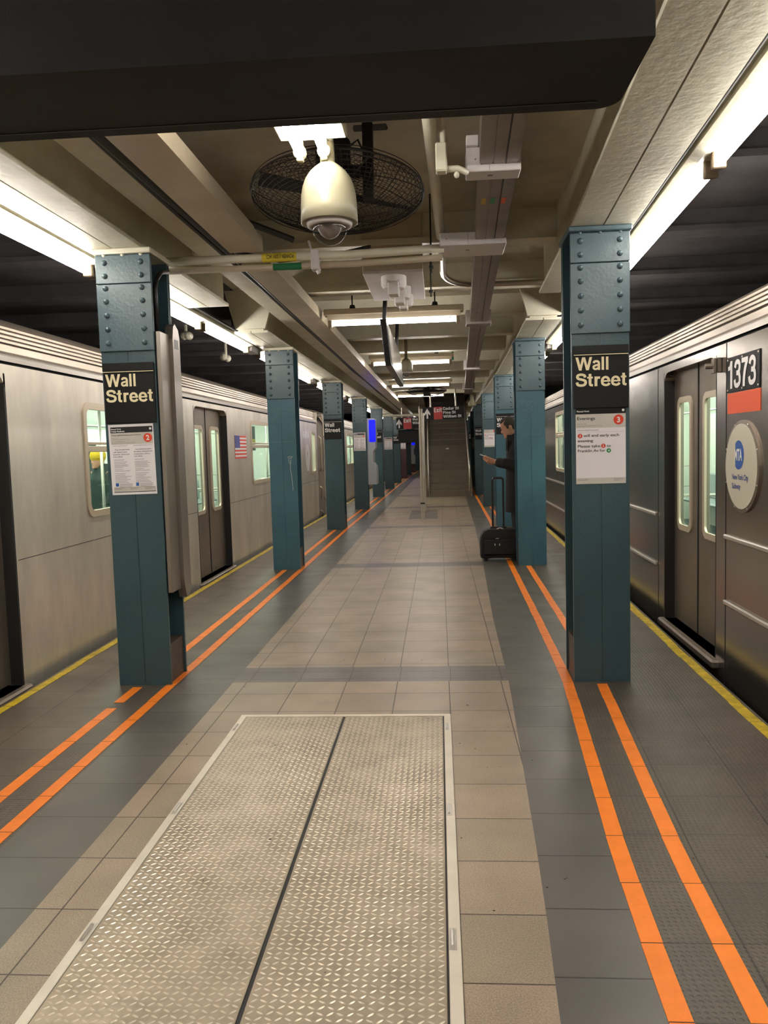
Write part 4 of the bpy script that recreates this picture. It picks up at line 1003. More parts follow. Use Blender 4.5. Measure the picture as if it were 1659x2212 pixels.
# exit signs
def exit_sign(lab, x0, y, z0, w_, h_, lines, rot=0, tw=None, textx=.49, rf=(.265, .475), ax_=.11):
    t = thing('exit_sign', lab, 'sign', (x0, y, z0), (0, rot, 0), 'black and red exit signs')
    MB().bbox(0, w_, 0, .05, 0, h_, .003).build('panel', M_sign, t)
    rx0, rx1 = w_*rf[0], w_*rf[1]
    MB().box(rx0, rx1, -.003, 0, .004, h_-.004).build('red_panel', M_exitred, t)
    b_ = MB(); ax = w_*ax_; s_ = h_*.8
    b_.add([(ax+u*s_, -.004, h_*.1+v*s_) for u, v in ((-.08, 0), (.08, 0), (.08, .5), (.3, .3), (.3, .52), (0, 1.), (-.3, .52), (-.3, .3), (-.08, .5))], [(0, 1, 2, 3, 4, 5, 6, 7, 8)])
    b_.sign_text('Exit', h_*.34, (rx0+.012, -.0045, h_*.58), X_, Z_, width=(rx1-rx0)-.024)
    for i, l in enumerate(lines):
        b_.sign_text(l, h_*.22, (w_*textx, -.0035, h_*(.72-.31*i)), X_, Z_, width=None if not tw else tw[i])
    b_.build('lettering', M_white, t)
    b_ = MB()
    for fx in (.2, .8): b_.tube([(w_*fx, .025, h_), (w_*fx, .025, 3.0-z0)], .02, 8)
    b_.build('hanger', M_galv, t)
exit_sign('large exit sign naming Cedar St, Pine St, William St over the stairs', -.375, 20.0, 2.075, 1.04, .315, ['Cedar St', 'Pine St', 'William St'], -.02, (.40, .315, .455))
exit_sign('smaller exit sign hanging over the left aisle beyond the stairs', -1.25, 24.0, 1.96, .88, .34, ['Wall St', 'William St'], -.01, (.26, .33), .55, (.24, .52), .09)
simple(MB().tube([(-1.7, 23.6, 2.36), (-.4, 23.6, 2.36)], .035, 10), 'sign_pipe', M_cream, 'cream pipe across the aisle over the smaller exit sign', 'pipe')
MBx = MB().box(-1.22, -.40, 24.3, 24.35, 1.55, 1.95)
tag(MBx.build('dark_panel', M_sign), 'dark panel below the smaller exit sign', 'panel')

# ---------------------------------------------------------------- map board seen edge-on
t = thing('map_board', 'tall edge-on map board on two aluminium posts before the stairs', 'map board', (-.33, 15.3, 0))
for y in (.0, 1.9):
    b_ = MB(); b_.bbox(-.04, -.004, y, y+.05, 0, 2.13, .004); b_.bbox(.002, .034, y, y+.05, 0, 2.13, .004); b_.build('post', mat('satin_aluminium', rgb(190, 180, 165), rough=.38, metal=.5), t)
MB().bbox(-.02, .018, .05, 1.9, .75, 2.05, .004).build('map_panel', M_tin, t)
MB().box(-.045, .04, -.004, .055, .30, .33).build('black_band', M_ink, t)

# ---------------------------------------------------------------- stairs
SX0, SX1, SY, RI, TR = -.33, .86, 22.3, .18, .285
t = thing('staircase', 'brown tiled staircase rising to the mezzanine', 'stairs', (0, SY, 0))
st = MB(); no = MB()
for i in range(17):
    st.box(SX0, SX1, i*TR, (i+1)*TR+.02, 0 if i == 0 else i*RI-.2, (i+1)*RI)
    no.bbox(SX0, SX1, i*TR-.012, i*TR+.03, (i+1)*RI-.012 if i else (i+1)*RI-.016, (i+1)*RI+.004, .003)
st.build('steps', M_tread, t); no.cur = 0
no.build('nosings', M_steeld, t)
sd = MB()
for x in (SX0-.06, SX1): sd.prism([(-.05, 0), (17*TR, 0), (17*TR, 17*RI+.05), (-.05, .22)], x, x+.06, 'yz')
sd.build('stringer', M_tread, t)
for x, nm in ((SX0+.03, 0), (SX1-.02, 1)):
    b_ = MB(); b_.tube([(x, -.02, 0), (x, -.02, .86), (x, .05, .98), (x, 5*TR, 5*RI+.95), (x, 13.6*TR, 13.6*RI+.95)], .021, 10)
    b_.tube([(x, -.02, .75), (x, 13.6*TR, 13.6*RI+.72)], .016, 8)
    b_.build('handrail', M_steelb, t, smooth=True)
b_ = MB(); b_.box(.22, .32, 7*TR-.0135, 7*TR-.013, 7*RI+.06, 7*RI+.10); b_.build('white_sticker', M_white, t)

# ---------------------------------------------------------------- kiosk beside nearest left column and help kiosk further on
t = thing('steel_kiosk', 'tall slim stainless kiosk fixed to the nearest left column', 'kiosk', (-1.638, 4.595, 0))
b_ = MB(); b_.bbox(.001, .028, 0, .16, .56, 2.11, .004); b_.build('back_box', M_kioskst, t)
b_ = MB()
poly = [(.56, .0)]
pr = [(.16, .62), (.18, .55), (.20, .50), (.25, .50), (.29, .56), (.29, 2.10), (.27, 2.15), (.21, 2.18), (.18, 2.16), (.16, 2.08)]
b_.prism(pr, .001, .05, 'yz'); b_.build('front_plate', M_kioskst, t)
MB().box(.0505, .0515, .19, .26, 2.03, 2.085).build('dark_slot', M_black, t)
MB().tube([(.0, .04, 2.10), (.0, .04, 2.36), (.006, .06, 2.42), (.012, .12, 2.47), (.014, .24, 2.50)], .014, 8).build('conduit', M_black, t, smooth=True)
t = thing('help_kiosk', 'grey help kiosk with a vivid blue lit screen on the fourth left column', 'kiosk', (-1.648, 18.35, 0), group=None)
b_ = MB(); b_.prism([(0, .57), (.0, 2.10), (.17, 2.10), (.19, 2.06), (.19, 1.42), (.13, 1.33), (.13, 1.08), (.2, .98), (.2, .57)], 0, .55)
b_.build('body', M_kiosk, t)
b_ = MB(); b_.bbox(.055, .20, -.035, 0, 1.56, 2.06, .01); b_.build('screen', M_blueglow, t)
dup(t, (-1.428, 41.2, 0), 'far help kiosk, a blue speck beyond the exit signs')
# insulator clusters on the left tunnel roof
for k, (x, y, z) in enumerate(((-3.1, 9.8, 2.86), (-2.9, 10.9, 2.72))):
    b_ = MB(); random.seed(k)
    for i in range(4): b_.ell((random.uniform(-.05, .05), random.uniform(-.05, .05), random.uniform(-.03, .03)), (.05, .05, .05), 8, 6)
    b_.tube([(0, 0, 0), (0, 0, 3.1-z)], .02, 6); o = simple(b_, 'cream_bracket', M_cream, ('small', 'larger')[k]+' cream painted lump hanging from the dark roof over the left train', 'bracket'); o.location = (x, y, z)

# ---------------------------------------------------------------- subway cars
def sub(o, mb, nm, m, s, smooth=False, auto=False):
    if s < 0: mb.mirx()
    return mb.build(nm, m, o, smooth=smooth, auto=auto)
def car(name, lab, x, rz, s, y0, y1, doors, wins, extra=None, beads=False, group='stainless subway cars', cab=False):
    t = thing(name, lab, 'subway car', (x, 0, 0), (0, 0, rz), group)
    WD = 2.62; T = .10; zt = 1.955
    holes = [(a, b_, .0, 1.90) for a, b_ in doors]+[(a+.03, b_-.03, c+.03, d-.03) for a, b_, c, d in wins]
    w_ = MB(); w_.wall(0, T, y0, y1, -.32, zt, holes)
    w_.box(-WD, -WD+.03, y0, y1, -.32, zt)            # far side sheet
    w_.box(-WD, 0, y0, y0+.03, -.32, 2.2); w_.box(-WD, 0, y1-.03, y1, -.32, 2.2)
    # rounded inner corners of the door openings
    for a, b_ in doors:
        for yc, sg in ((a, 1), (b_, -1)):
            r = .12; pts = [(yc, 1.90)]+[(yc+sg*(r-r*cos(q)), 1.90-r+r*sin(q)) for q in [pi/2*i/6 for i in range(7)]]
            n = len(pts); w_.add([(0, p, z) for p, z in pts]+[(-T, p, z) for p, z in pts], [tuple(range(n)), tuple(range(n, 2*n))[::-1]]+[(i, (i+1) % n, n+(i+1) % n, n+i) for i in range(n)])
    if True:
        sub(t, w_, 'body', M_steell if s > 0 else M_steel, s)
    g = MB(); g.strip([(0, zt), (-.02, zt+.005), (-.02, zt+.018), (.006, zt+.018)], y0, y1); sub(t, g, 'gutter_groove', M_rub, s)
    l = MB(); l.strip([(.006, zt+.018), (.008, zt+.05), (-.006, zt+.062)], y0, y1); sub(t, l, 'letter_board', M_steelb, s)
    r_ = MB(); pr = [(-.006, zt+.062), (-.035, zt+.085), (-.05, zt+.135)]
    zz = zt+.137; xx = -.045
    for i in range(4):
        pr += [(xx, zz), (xx+.008, zz+.004), (xx+.004, zz+.020), (xx-.006, zz+.024)]; zz += .030; xx -= .010
    pr += [(-.13, zz+.03), (-.3, zz+.10), (-.7, zz+.17), (-WD/2, zz+.2), (-WD+.7, zz+.17), (-WD+.3, zz+.1), (-WD+.05, zz-.05), (-WD, zt)]
    r_.strip(pr, y0, y1); n = len(pr)
    r_.add([(a, y0, b_) for a, b_ in pr], [tuple(range(n))]); r_.add([(a, y1, b_) for a, b_ in pr], [tuple(range(n))])
    sub(t, r_, 'roof', M_steeld, s)
    u = MB(); u.box(-WD+.25, -.16, y0+.3, y1-.3, -1.0, -.33); sub(t, u, 'underframe', M_sooty, s)
    # interior
    it = MB(); it.box(-WD+.04, -WD+.06, y0+.05, y1-.05, 0, 2.1); it.box(-WD+.05, -.11, y0+.05, y1-.05, 2.1, 2.12)
    it.box(-WD+.05, -.11, y0+.04, y0+.06, 0, 2.1); it.box(-WD+.05, -.11, y1-.06, y1-.04, 0, 2.1)
    it.wall(-.115, .01, y0+.05, y1-.05, 0, 2.1, [(a, b_, .0, 1.90) for a, b_ in doors]+[(a+.02, b_-.02, c+.02, d-.02) for a, b_, c, d in wins])
    it.prism([(-WD+.06, 2.1), (-WD+.06, 1.8), (-WD+.3, 2.1)], y0+.06, y1-.06)
    sub(t, it, 'interior_lining', M_intw, s)
    f_ = MB(); f_.box(-WD+.05, -.05, y0+.05, y1-.05, -.05, 0); sub(t, f_, 'car_floor', M_intf, s)
    e = MB(); e.box(-.62, -.50, y0+.3, y1-.3, 2.07, 2.10); e.box(-WD+.55, -WD+.67, y0+.3, y1-.3, 2.07, 2.10); sub(t, e, 'light_strip', M_stripon, s)
    b_ = MB(); ds = sorted(doors); edges = [y0+.4]+[q for d_ in ds for q in (d_[0]-.12, d_[1]+.12)]+[y1-.4]
    pl = MB(); ww = MB()
    for a, c in zip(edges[::2], edges[1::2]):
        if c-a > .8:
            for x0, x1 in ((-WD+.07, -WD+.5), (-.55, -.12)):
                b_.bbox(x0, x1, a, c, .40, .45, .02); b_.bbox(x0 if x0 < -2 else x1-.06, x0+.06 if x0 < -2 else x1, a, c, .45, .85 if x0 < -2 else .62, .02)
                xr = x0+.5 if x0 < -2 else x1-.5
                for yy in (a, c):
                    pl.tube([(xr, yy, .3), (xr, yy, 2.08)], .017, 8); pl.tube([(xr, yy, .95), (x0 if x0 < -2 else x1, yy, .95)], .014, 6); pl.tube([(xr, yy, .6), (x0 if x0 < -2 else x1, yy, .6)], .014, 6)
            pl.tube([(-WD+.62, a, 1.8), (-WD+.62, c, 1.8)], .015, 6)
            ww.box(-WD+.055, -WD+.068, (a+c)/2-.22, (a+c)/2+.22, 1.0, 1.6)
    for d_ in ds:
        m_ = (d_[0]+d_[1])/2; pl.tube([(-WD/2, m_, 0), (-WD/2, m_, 2.1)], .018, 8)
    sub(t, b_, 'bench_seat', M_seat, s); sub(t, pl, 'grab_rail', M_steelb, s, smooth=True)
    sub(t, ww, 'far_window', mat('dark_far_glass', rgb(30, 40, 38), rough=.1), s)
    # doors
    for a, b2 in doors:
        m_ = (a+b2)/2
        for p, q, sd_ in ((a, m_-.006, 0), (m_+.006, b2, 1)):
            lw = q-p; wa, wb = (p+lw*.22, q-lw*.2) if sd_ == 0 else (p+lw*.2, q-lw*.22)
            d_ = MB(); d_.wall(-.075, .03, p, q, .012, 1.9, [(wa+.025, wb-.025, .74, 1.68)])
            d_.box(-.105, -.075, m_-.014 if sd_ == 0 else m_+.006, m_-.006 if sd_ == 0 else m_+.014, .012, 1.9)
            lf = sub(t, d_, 'door_leaf', M_steeld, s)
            r2 = MB(); r2.rring(wa, wb, .715, 1.705, .043, .075, -.078, -.062); r2.v = r2.v
            o = sub(lf, r2, 'window_rim', M_wframe, s)
            g2 = MB(); g2.box(-.088, -.082, wa+.02, wb-.02, .735, 1.685); sub(lf, g2, 'window_pane', M_glass, s)
        k = MB(); k.box(-.078, -.070, m_-.008, m_+.008, .012, 1.9); k.box(-.11, -.0, a-.001, a+.018, .0, 1.9); k.box(-.11, -.0, b2-.018, b2+.001, .0, 1.9)
        sub(t, k, 'door_seal', M_rub, s)
        k = MB(); k.bbox(-.10, .045, a-.06, b2+.03, -.055, .0, .012); sub(t, k, 'door_sill', M_steeld, s)
    # windows
    for a, b2, c, d in wins:
        r2 = MB(); r2.rring(a, b2, c, d, .05, .09, -.02, .012)
        if b2-a > .7: r2.bbox(-.03, .008, a+.04, b2-.04, c+(d-c)*.57, c+(d-c)*.57+.045, .004); r2.bbox(-.03, .0, a+.04, b2-.04, c+(d-c)*.57+.055, c+(d-c)*.57+.075, .004)
        fr_ = sub(t, r2, 'window_frame', M_wframe, s)
        g2 = MB(); g2.box(-.036, -.030, a+.03, b2-.03, c+.03, d-.03); sub(fr_, g2, 'window_pane', M_glass, s)
    # seams and beads
    sm = MB(); segs = [y0]+[q for d_ in ds for q in ((d_[0]-.16, d_[1]+.16) if s < 0 else (d_[0]-.02, d_[1]+.02))]+[y1]
    for a, c in zip(segs[::2], segs[1::2]):
        if beads:
            for z in (.80, .40):
                sub(t, MB().bbox(-.002, .02, a+.04 if a > y0 else a, c-.02, z-.014, z+.014, .006), 'rubbing_strip', M_steelb, s)
        else: sub(t, MB().box(-.001, .0015, a, c, .768, .772), 'panel_seam', M_rub, s)
    for d_ in ds:
        for yy in ((d_[0]-.17, d_[1]+.17) if s < 0 else ()): sub(t, MB().box(-.001, .0022, yy-.003, yy+.003, -.3, zt), 'post_seam', M_rub, s)
    # end details: tapered end cap and corner rails
    for ye, sg in ((y1, 1), (y0, -1)):
        e_ = MB(); e_.strip([(-.02, -.1), (-.02, 2.0), (-.10, 2.13), (-.4, 2.26)], min(ye, ye+sg*.12), max(ye, ye+sg*.12)); sub(t, e_, 'end_cap', M_wframe, s)
        for z0, z1 in ((.95, 1.7), (.35, .62), (-.05, .1)):
            e_ = MB(); e_.tube([(.0, ye+sg*.14, z1), (.035, ye+sg*.2, z1-.05), (.035, ye+sg*.24, z0+.08), (.0, ye+sg*.32, z0)], .016, 8)
            sub(t, e_, 'end_handrail', M_wframe, s, smooth=True)
    return t

LX = -2.58
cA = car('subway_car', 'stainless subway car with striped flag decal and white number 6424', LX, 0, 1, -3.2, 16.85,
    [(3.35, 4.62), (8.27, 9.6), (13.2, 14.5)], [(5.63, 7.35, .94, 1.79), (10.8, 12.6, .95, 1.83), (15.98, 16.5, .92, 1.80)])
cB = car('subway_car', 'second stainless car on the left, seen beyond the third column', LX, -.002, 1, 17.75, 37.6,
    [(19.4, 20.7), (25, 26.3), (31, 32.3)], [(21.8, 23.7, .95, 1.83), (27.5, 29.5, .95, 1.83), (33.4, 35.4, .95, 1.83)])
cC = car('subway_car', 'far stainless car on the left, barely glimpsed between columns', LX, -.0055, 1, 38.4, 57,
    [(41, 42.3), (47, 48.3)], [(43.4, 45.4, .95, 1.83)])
# flag, number and roundel on the left car
t = thing('flag_decal', 'small red white and blue striped flag decal on the left car', 'decal', (LX+.002, 9.93, 1.315))
MB().box(0, .002, 0, .60, 0, .295).build('red_field', mat('flag_red', rgb(226, 78, 60), rough=.5), t)
b_ = MB(); b_.cur = 0; st_ = .295/13
for i in range(6): b_.box(.002, .003, 0 if i < 3 else 0, .60, st_*(2*i+1), st_*(2*i+2))
b_.build('white_stripes', M_white, t)
MB().box(.003, .004, 0, .25, st_*6, .295).build('blue_canton', mat('flag_blue', rgb(70, 78, 150), rough=.5), t)
t = thing('number_decal', 'white number 6424 on the end of the left car', 'decal', (LX+.003, 15.05, 1.64))
MB().sign_text('6424', .13, (0, 0, 0), Yd, Z_, width=.72).build('digits', M_white, t)
t = thing('roundel', 'pale round operator roundel beside the end window of the left car', 'decal', (LX+.003, 15.5, 1.25))
MB().lathe([(.26, 0), (.26, .003)], n=32, axis='x').build('disc', M_tin, t)
MB().text('M', .1, (.004, -.04, .02), Yd, Z_).build('mark', M_greyink, t)
# black reflective notice in window of the left car
t = thing('window_poster', 'dark panel with yellow band inside the left car window beside the flag', 'panel', (LX-.34, 10.9, 1.0))
MB().box(0, .01, 0, 1.6, .42, .80).build('board', M_ink, t); MB().box(.01, .012, 0, 1.6, .52, .60).build('yellow_band', M_yellow, t)

RX = 1.72; RRZ = -.014
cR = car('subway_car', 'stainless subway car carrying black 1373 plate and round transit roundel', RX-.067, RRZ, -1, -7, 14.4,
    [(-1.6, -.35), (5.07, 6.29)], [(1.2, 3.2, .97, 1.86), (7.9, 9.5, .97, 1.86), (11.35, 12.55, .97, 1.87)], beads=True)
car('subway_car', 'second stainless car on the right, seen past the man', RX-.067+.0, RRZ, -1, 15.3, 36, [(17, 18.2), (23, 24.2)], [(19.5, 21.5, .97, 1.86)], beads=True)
rX = lambda y: RX-.067+.014*y
def on_right(name, lab, cat, y, z):
    return thing(name, lab, cat, (rX(y), y, z), (0, 0, RRZ))
t = on_right('number_plate', 'black plate with white digits 1373 on the right car', 'sign', 4.88, 1.655)
MB().bbox(-.006, 0, -.505, 0, 0, .205, .002).build('plate', M_sign, t)
MB().sign_text('1373', .16, (-.0075, -.03, .022), -Yd, Z_, width=.43).build('digits', M_white, t)
b_ = MB()
for yy in (-.02, -.25, -.485):
    for zz in (.015, .19): b_.ell((-.007, yy, zz), (.003, .006, .006), 8, 5)
b_.build('screws', M_steelb, t)
t = on_right('red_marker', 'plain orange red square under the 1373 plate', 'decal', 4.87, 1.532)
MB().box(-.003, 0, -.50, 0, 0, .12).build('panel', mat('marker_red', rgb(242, 92, 42), rough=.45), t)
t = on_right('roundel', 'round cream transit roundel with blue emblem on the right car', 'sign', 4.615, 1.228)
MB().lathe([(.262, 0), (.262, -.012), (.244, -.014)], n=48, axis='x').build('ring', M_steeld, t, smooth=True, auto=True)
MB().lathe([(.242, -.0142), (.242, -.0165)], n=48, axis='x').build('disc', mat('roundel_cream', rgb(226, 218, 196), rough=.35), t)
# emblem: blue disc cut by perspective letters
b_ = MB(); n = 24; r = .083; cy, cz = .03, .065
arc = [(cy-r*cos(a), cz+r*sin(a)) for a in [radians(-128+256*i/n) for i in range(n+1)]]
b_.add([(-.0175, -y_, z_) if 0 else (-.0175, 2*cy-y_ if 0 else y_, z_) for y_, z_ in arc], [tuple(range(n+1))])
b_.build('emblem', M_bluep, t)
b_ = MB(); b_.text('MTA', .062, (-.0185, .088, cz-.03), -Yd, Z_, width=.115, bold=.03); b_.build('emblem_letters', M_white, t)
b_ = MB(); b_.text('New York City', .03, (-.0185, .128, -.075), -Yd, Z_, width=.25, bold=.015); b_.text('Subway', .03, (-.0185, .128, -.128), -Yd, Z_, width=.135, bold=.015)
b_.build('lettering', mat('print_blue', rgb(60, 72, 150), rough=.5), t)
b_ = MB()
for i in range(8):
    a = pi/8+pi/4*i; b_.ell((-.014, .253*cos(a), .253*sin(a)), (.004, .006, .006), 8, 5)
b_.build('bolts', M_steelb, t)
t = on_right('door_bracket', 'small brass latch bracket beside the top of the door on the right car', 'bracket', 5.0, 1.83)
b_ = MB(); b_.bbox(-.03, 0, -.02, .02, -.04, .05, .004); b_.tube([(-.03, 0, 0), (-.09, .01, 0)], .018, 10); b_.bbox(-.05, -.035, -.03, .03, -.045, .045, .003); b_.build('latch', M_steeld, t)

# ---------------------------------------------------------------- people
def remeshed(mb, name, m, parent, vox, smooth=2):
    me = bpy.data.meshes.new(name); me.from_pydata(mb.v, [], mb.f); me.update()
    o = bpy.data.objects.new('tmp', me); COL.objects.link(o)
    r = o.modifiers.new('r', 'REMESH'); r.mode = 'VOXEL'; r.voxel_size = vox
    if smooth: q = o.modifiers.new('s', 'SMOOTH'); q.iterations = smooth; q.factor = .5
    m2 = bpy.data.meshes.new_from_object(o.evaluated_get(bpy.context.evaluated_depsgraph_get()))
    bpy.data.objects.remove(o); bpy.data.meshes.remove(me)
    m2.materials.clear(); m2.materials.append(m); m2.polygons.foreach_set('use_smooth', [True]*len(m2.polygons)); m2.name = name
    ob = bpy.data.objects.new(name, m2); COL.objects.link(ob); ob.parent = parent; return ob
def loft(mb, rings, n=20):
    # rings: (cx, cy, cz, rx, ry[, tilt]) stacked; closed ends
    vs = []; fs = []
    for r in rings:
        cx, cy, cz, rx, ry = r[:5]; tl = r[5] if len(r) > 5 else 0
        for k in range(n):
            a = 2*pi*k/n; u, v = rx*cos(a), ry*sin(a); vs.append((cx+u, cy+v*cos(tl), cz+v*sin(tl)))
    for i in range(len(rings)-1):
        for k in range(n): fs.append((i*n+k, i*n+(k+1) % n, (i+1)*n+(k+1) % n, (i+1)*n+k))
    fs += [tuple(range(n))[::-1], tuple((len(rings)-1)*n+k for k in range(n))]
    return mb.add(vs, fs)
def limb(mb, pts, rs, n=14):
    P = []; R_ = []
    for i in range(len(pts)-1):
        a, b_ = Vector(pts[i]), Vector(pts[i+1])
        for j in range(4): P.append(a.lerp(b_, j/4)); R_.append(rs[i]+(rs[i+1]-rs[i])*j/4)
    P.append(Vector(pts[-1])); R_.append(rs[-1])
    mb.tube(P, R_, n)
    for p, r in zip(pts, rs): mb.ell(p, (r, r, r), 12, 8)
def head_geo(mb, c, pitch, k=1.):
    # head with face, facing +y, chin at origin before pitch; returns matrix
    H = MB(); n = 22; vs = []
    prof = [(-.005, .060, .0, .032), (.0, .082, -.005, .038), (.014, .092, -.02, .047), (.032, .088, -.035, .055), (.044, .089, -.05, .059), (.053, .087, -.055, .061), (.060, .090, -.06, .063),
            (.072, .088, -.075, .066), (.09, .089, -.086, .069), (.108, .085, -.094, .072), (.118, .079, -.097, .073), (.128, .084, -.099, .075), (.14, .092, -.101, .076), (.16, .093, -.102, .077), (.185, .083, -.098, .075), (.205, .066, -.086, .066), (.222, .04, -.062, .048), (.232, .01, -.03, .02)]
    fs = []
    for z, yf, yb, hw in prof:
        cy = (yf+yb)/2; ry = (yf-yb)/2
        for j in range(n):
            a = 2*pi*j/n; ca, sa = cos(a), sin(a)
            e = .85; x = hw*math.copysign(abs(ca)**e, ca); y = cy+ry*math.copysign(abs(sa)**.95, sa); vs.append((x, y, z))
    m_ = len(prof)
    for i in range(m_-1):
        for j in range(n): fs.append((i*n+j, i*n+(j+1) % n, (i+1)*n+(j+1) % n, (i+1)*n+j))
    fs += [tuple(range(n))[::-1], tuple((m_-1)*n+j for j in range(n))]
    H.add(vs, fs)
    H.add([(0, .082, .122), (-.010, .086, .082), (.010, .086, .082), (0, .115, .080), (-.016, .084, .070), (.016, .084, .070), (0, .092, .064), (0, .098, .112)],
          [(0, 7, 3, 1), (0, 2, 3, 7), (1, 3, 4), (2, 5, 3), (3, 6, 4), (3, 5, 6), (4, 6, 5, 2, 1), (0, 1, 2)])
    H.ell((0, .0865, .047), (.022, .007, .005), 10, 6); H.ell((0, .087, .056), (.023, .0075, .0045), 10, 6)     # lips
    H.ell((0, .083, .010), (.022, .014, .014), 10, 6)
    for sx in (-1, 1):
        H.ell((sx*.03, .078, .115), (.014, .012, .010), 10, 6)          # eyelids
        H.ell((sx*.032, .088, .134), (.022, .008, .006), 10, 6)         # brow ridge
        H.ell((sx*.076, -.008, .10), (.008, .017, .031), 10, 8); H.ell((sx*.081, -.012, .112), (.006, .016, .018), 10, 6)
    mt = Matrix.Translation(c) @ Matrix.Rotation(pitch, 4, 'X') @ Matrix.Diagonal((k, k, k, 1))
    H.tf(mt); mb.add(H.v, H.f); return mt
def hair_geo(mt, full=True):
    h = MB()
    h.ell((0, -.014, .158), (.0815, .096, .086), 24, 16)               # crown
    h.ell((0, -.055, .115), (.076, .062, .075), 20, 12)                # back of the head
    h.ell((0, .038, .204), (.058, .048, .032), 18, 10)                 # front quiff
    h.ell((0, .064, .196), (.050, .020, .016), 16, 8)
    for sx in (-1, 1): h.ell((sx*.0715, .02, .128), (.0075, .016, .034), 8, 6); h.ell((sx*.067, .022, .168), (.010, .03, .028), 10, 8)
    return h.tf(mt)
def hand_geo(mb, wrist, dirv, palm_n, side, curl=.5, sc_=1.):
    # dirv: finger direction, palm_n: palm normal (towards what is held), side: +1 thumb along cross(dirv, palm_n)
    d = Vector(dirv).normalized(); pn = Vector(palm_n); pn = (pn-d*pn.dot(d)).normalized(); sd_ = d.cross(pn)*side; w_ = Vector(wrist)
    P = MB(); vs = []; fs = []; secs = [(0, .024, .017), (.03, .034, .016), (.06, .041, .014), (.088, .040, .012)]
    n = 14
    for l, a, b_ in secs:
        for k in range(n):
            th = 2*pi*k/n; vs.append(w_+d*l*sc_+sd_*a*cos(th)*sc_+pn*b_*sin(th)*sc_)
    for i in range(3):
        for k in range(n): fs.append((i*n+k, i*n+(k+1) % n, (i+1)*n+(k+1) % n, (i+1)*n+k))
    fs += [tuple(range(n))[::-1], tuple(3*n+k for k in range(n))]; mb.add(vs, fs)
    for off, ln in ((.030, .070), (.010, .078), (-.010, .073), (-.029, .058)):
        p = w_+d*.082*sc_+sd_*off*sc_; a = .15; pts = [p-d*.015]; 
        for j, q in enumerate((.45, .32, .23)):
            pts.append(pts[-1] + (d*cos(a)+pn*sin(a))*ln*q*sc_ + (d*.015 if j == 0 else d*0)); a += curl
        limb(mb, pts, [.0095*sc_, .009*sc_, .0083*sc_, .007*sc_], 8)
    b0_ = w_+d*.025*sc_+sd_*.028*sc_
    limb(mb, [b0_, b0_+(d*.6+sd_*.75+pn*.25)*.035*sc_, b0_+(d*1.3+sd_*.95+pn*.5)*.042*sc_, b0_+(d*2.0+sd_*.85+pn*.8)*.044*sc_], [.014*sc_, .012*sc_, .010*sc_, .0085*sc_], 8)

# man leaning by the second right column, facing left, looking down at his phone
man = thing('person', 'man in long black coat standing behind the second right column looking at a phone', 'person', (.985, 9.93, 0), (0, 0, radians(90)))
bd = MB()
hm = head_geo(bd, (0, .075, 1.50), radians(-20), 1.02)
limb(bd, [(0, .0, 1.38), (0, .03, 1.46), (0, .075, 1.56)], [.075, .058, .06])
loft(bd, [(0, .0, .86, .16, .11), (0, .0, .98, .165, .11), (0, .005, 1.12, .15, .10), (0, 0, 1.28, .18, .115), (0, -.01, 1.40, .19, .10), (0, -.005, 1.45, .09, .07)])
for sx in (-1, 1):
    limb(bd, [(sx*.185, -.015, 1.40), (sx*.235, -.03, 1.14), (sx*.11, .20, 1.165), (sx*.056, .29, 1.19)], [.055, .045, .038, .027])
    limb(bd, [(sx*.09, 0, .90), (sx*.095, .01, .49), (sx*.10, -.02, .10)], [.085, .055, .04])
    limb(bd, [(sx*.10, -.02, .07), (sx*.11, .12, .04)], [.04, .032])
hand_geo(bd, (-.056, .285, 1.185), (.16, 1, .34), (.75, -.2, .66), 1, .24, 1.08)
hand_geo(bd, (.056, .285, 1.185), (-.16, 1, .34), (-.75, -.2, .66), -1, .24, 1.08)
remeshed(bd, 'body', M_skin, man, .0042, 2)
remeshed(hair_geo(hm), 'hair', M_hair, man, .005, 2)
ey = MB()
for sx in (-1, 1): ey.ell((sx*.030, .0845, .110), (.010, .004, .0014), 8, 6); ey.ell((sx*.032, .0925, .138), (.018, .0035, .0026), 8, 6)
ey.ell((0, .0945, .0515), (.016, .003, .0010), 8, 5)
ey.tf(hm).build('brows_and_lashes', M_hair, man, smooth=True)
co = MB()
loft(co, [(0, -.01, .56, .235, .185), (0, -.01, .60, .235, .185), (0, -.005, .85, .215, .17), (0, 0, 1.02, .205, .158), (0, .005, 1.15, .205, .15), (0, 0, 1.30, .225, .15), (0, -.012, 1.40, .215, .125), (0, -.008, 1.455, .13, .095), (0, .015, 1.50, .082, .082), (0, .02, 1.53, .078, .080)], 28)
for sx in (-1, 1):
    limb(co, [(sx*.19, -.015, 1.39), (sx*.25, -.035, 1.13), (sx*.15, .17, 1.165)], [.085, .078, .066])
    limb(co, [(sx*.155, .15, 1.16), (sx*.082, .235, 1.175)], [.066, .062])
co.prism([(-.085, 1.30), (-.02, 1.46), (-.07, 1.52), (-.12, 1.44)], .085, .145); co.prism([(.085, 1.30), (.02, 1.46), (.07, 1.52), (.12, 1.44)], .085, .145)
remeshed(co, 'coat', M_coat, man, .009, 3)
tr_ = MB()
for sx in (-1, 1): limb(tr_, [(sx*.09, 0, .92), (sx*.097, .012, .50), (sx*.10, -.015, .07)], [.105, .082, .072])
remeshed(tr_, 'trousers', M_trous, man, .01, 3)
for sx in (-1, 1):
    b_ = MB(); loft(b_, [(sx*.105, .045, .003, .048, .145), (sx*.105, .045, .02, .048, .145), (sx*.105, .04, .05, .044, .13), (sx*.103, -.01, .085, .043, .075), (sx*.10, -.02, .12, .045, .055)], 18)
    b_.build('shoe', M_shoe, man, smooth=True, auto=True)
b_ = MB()
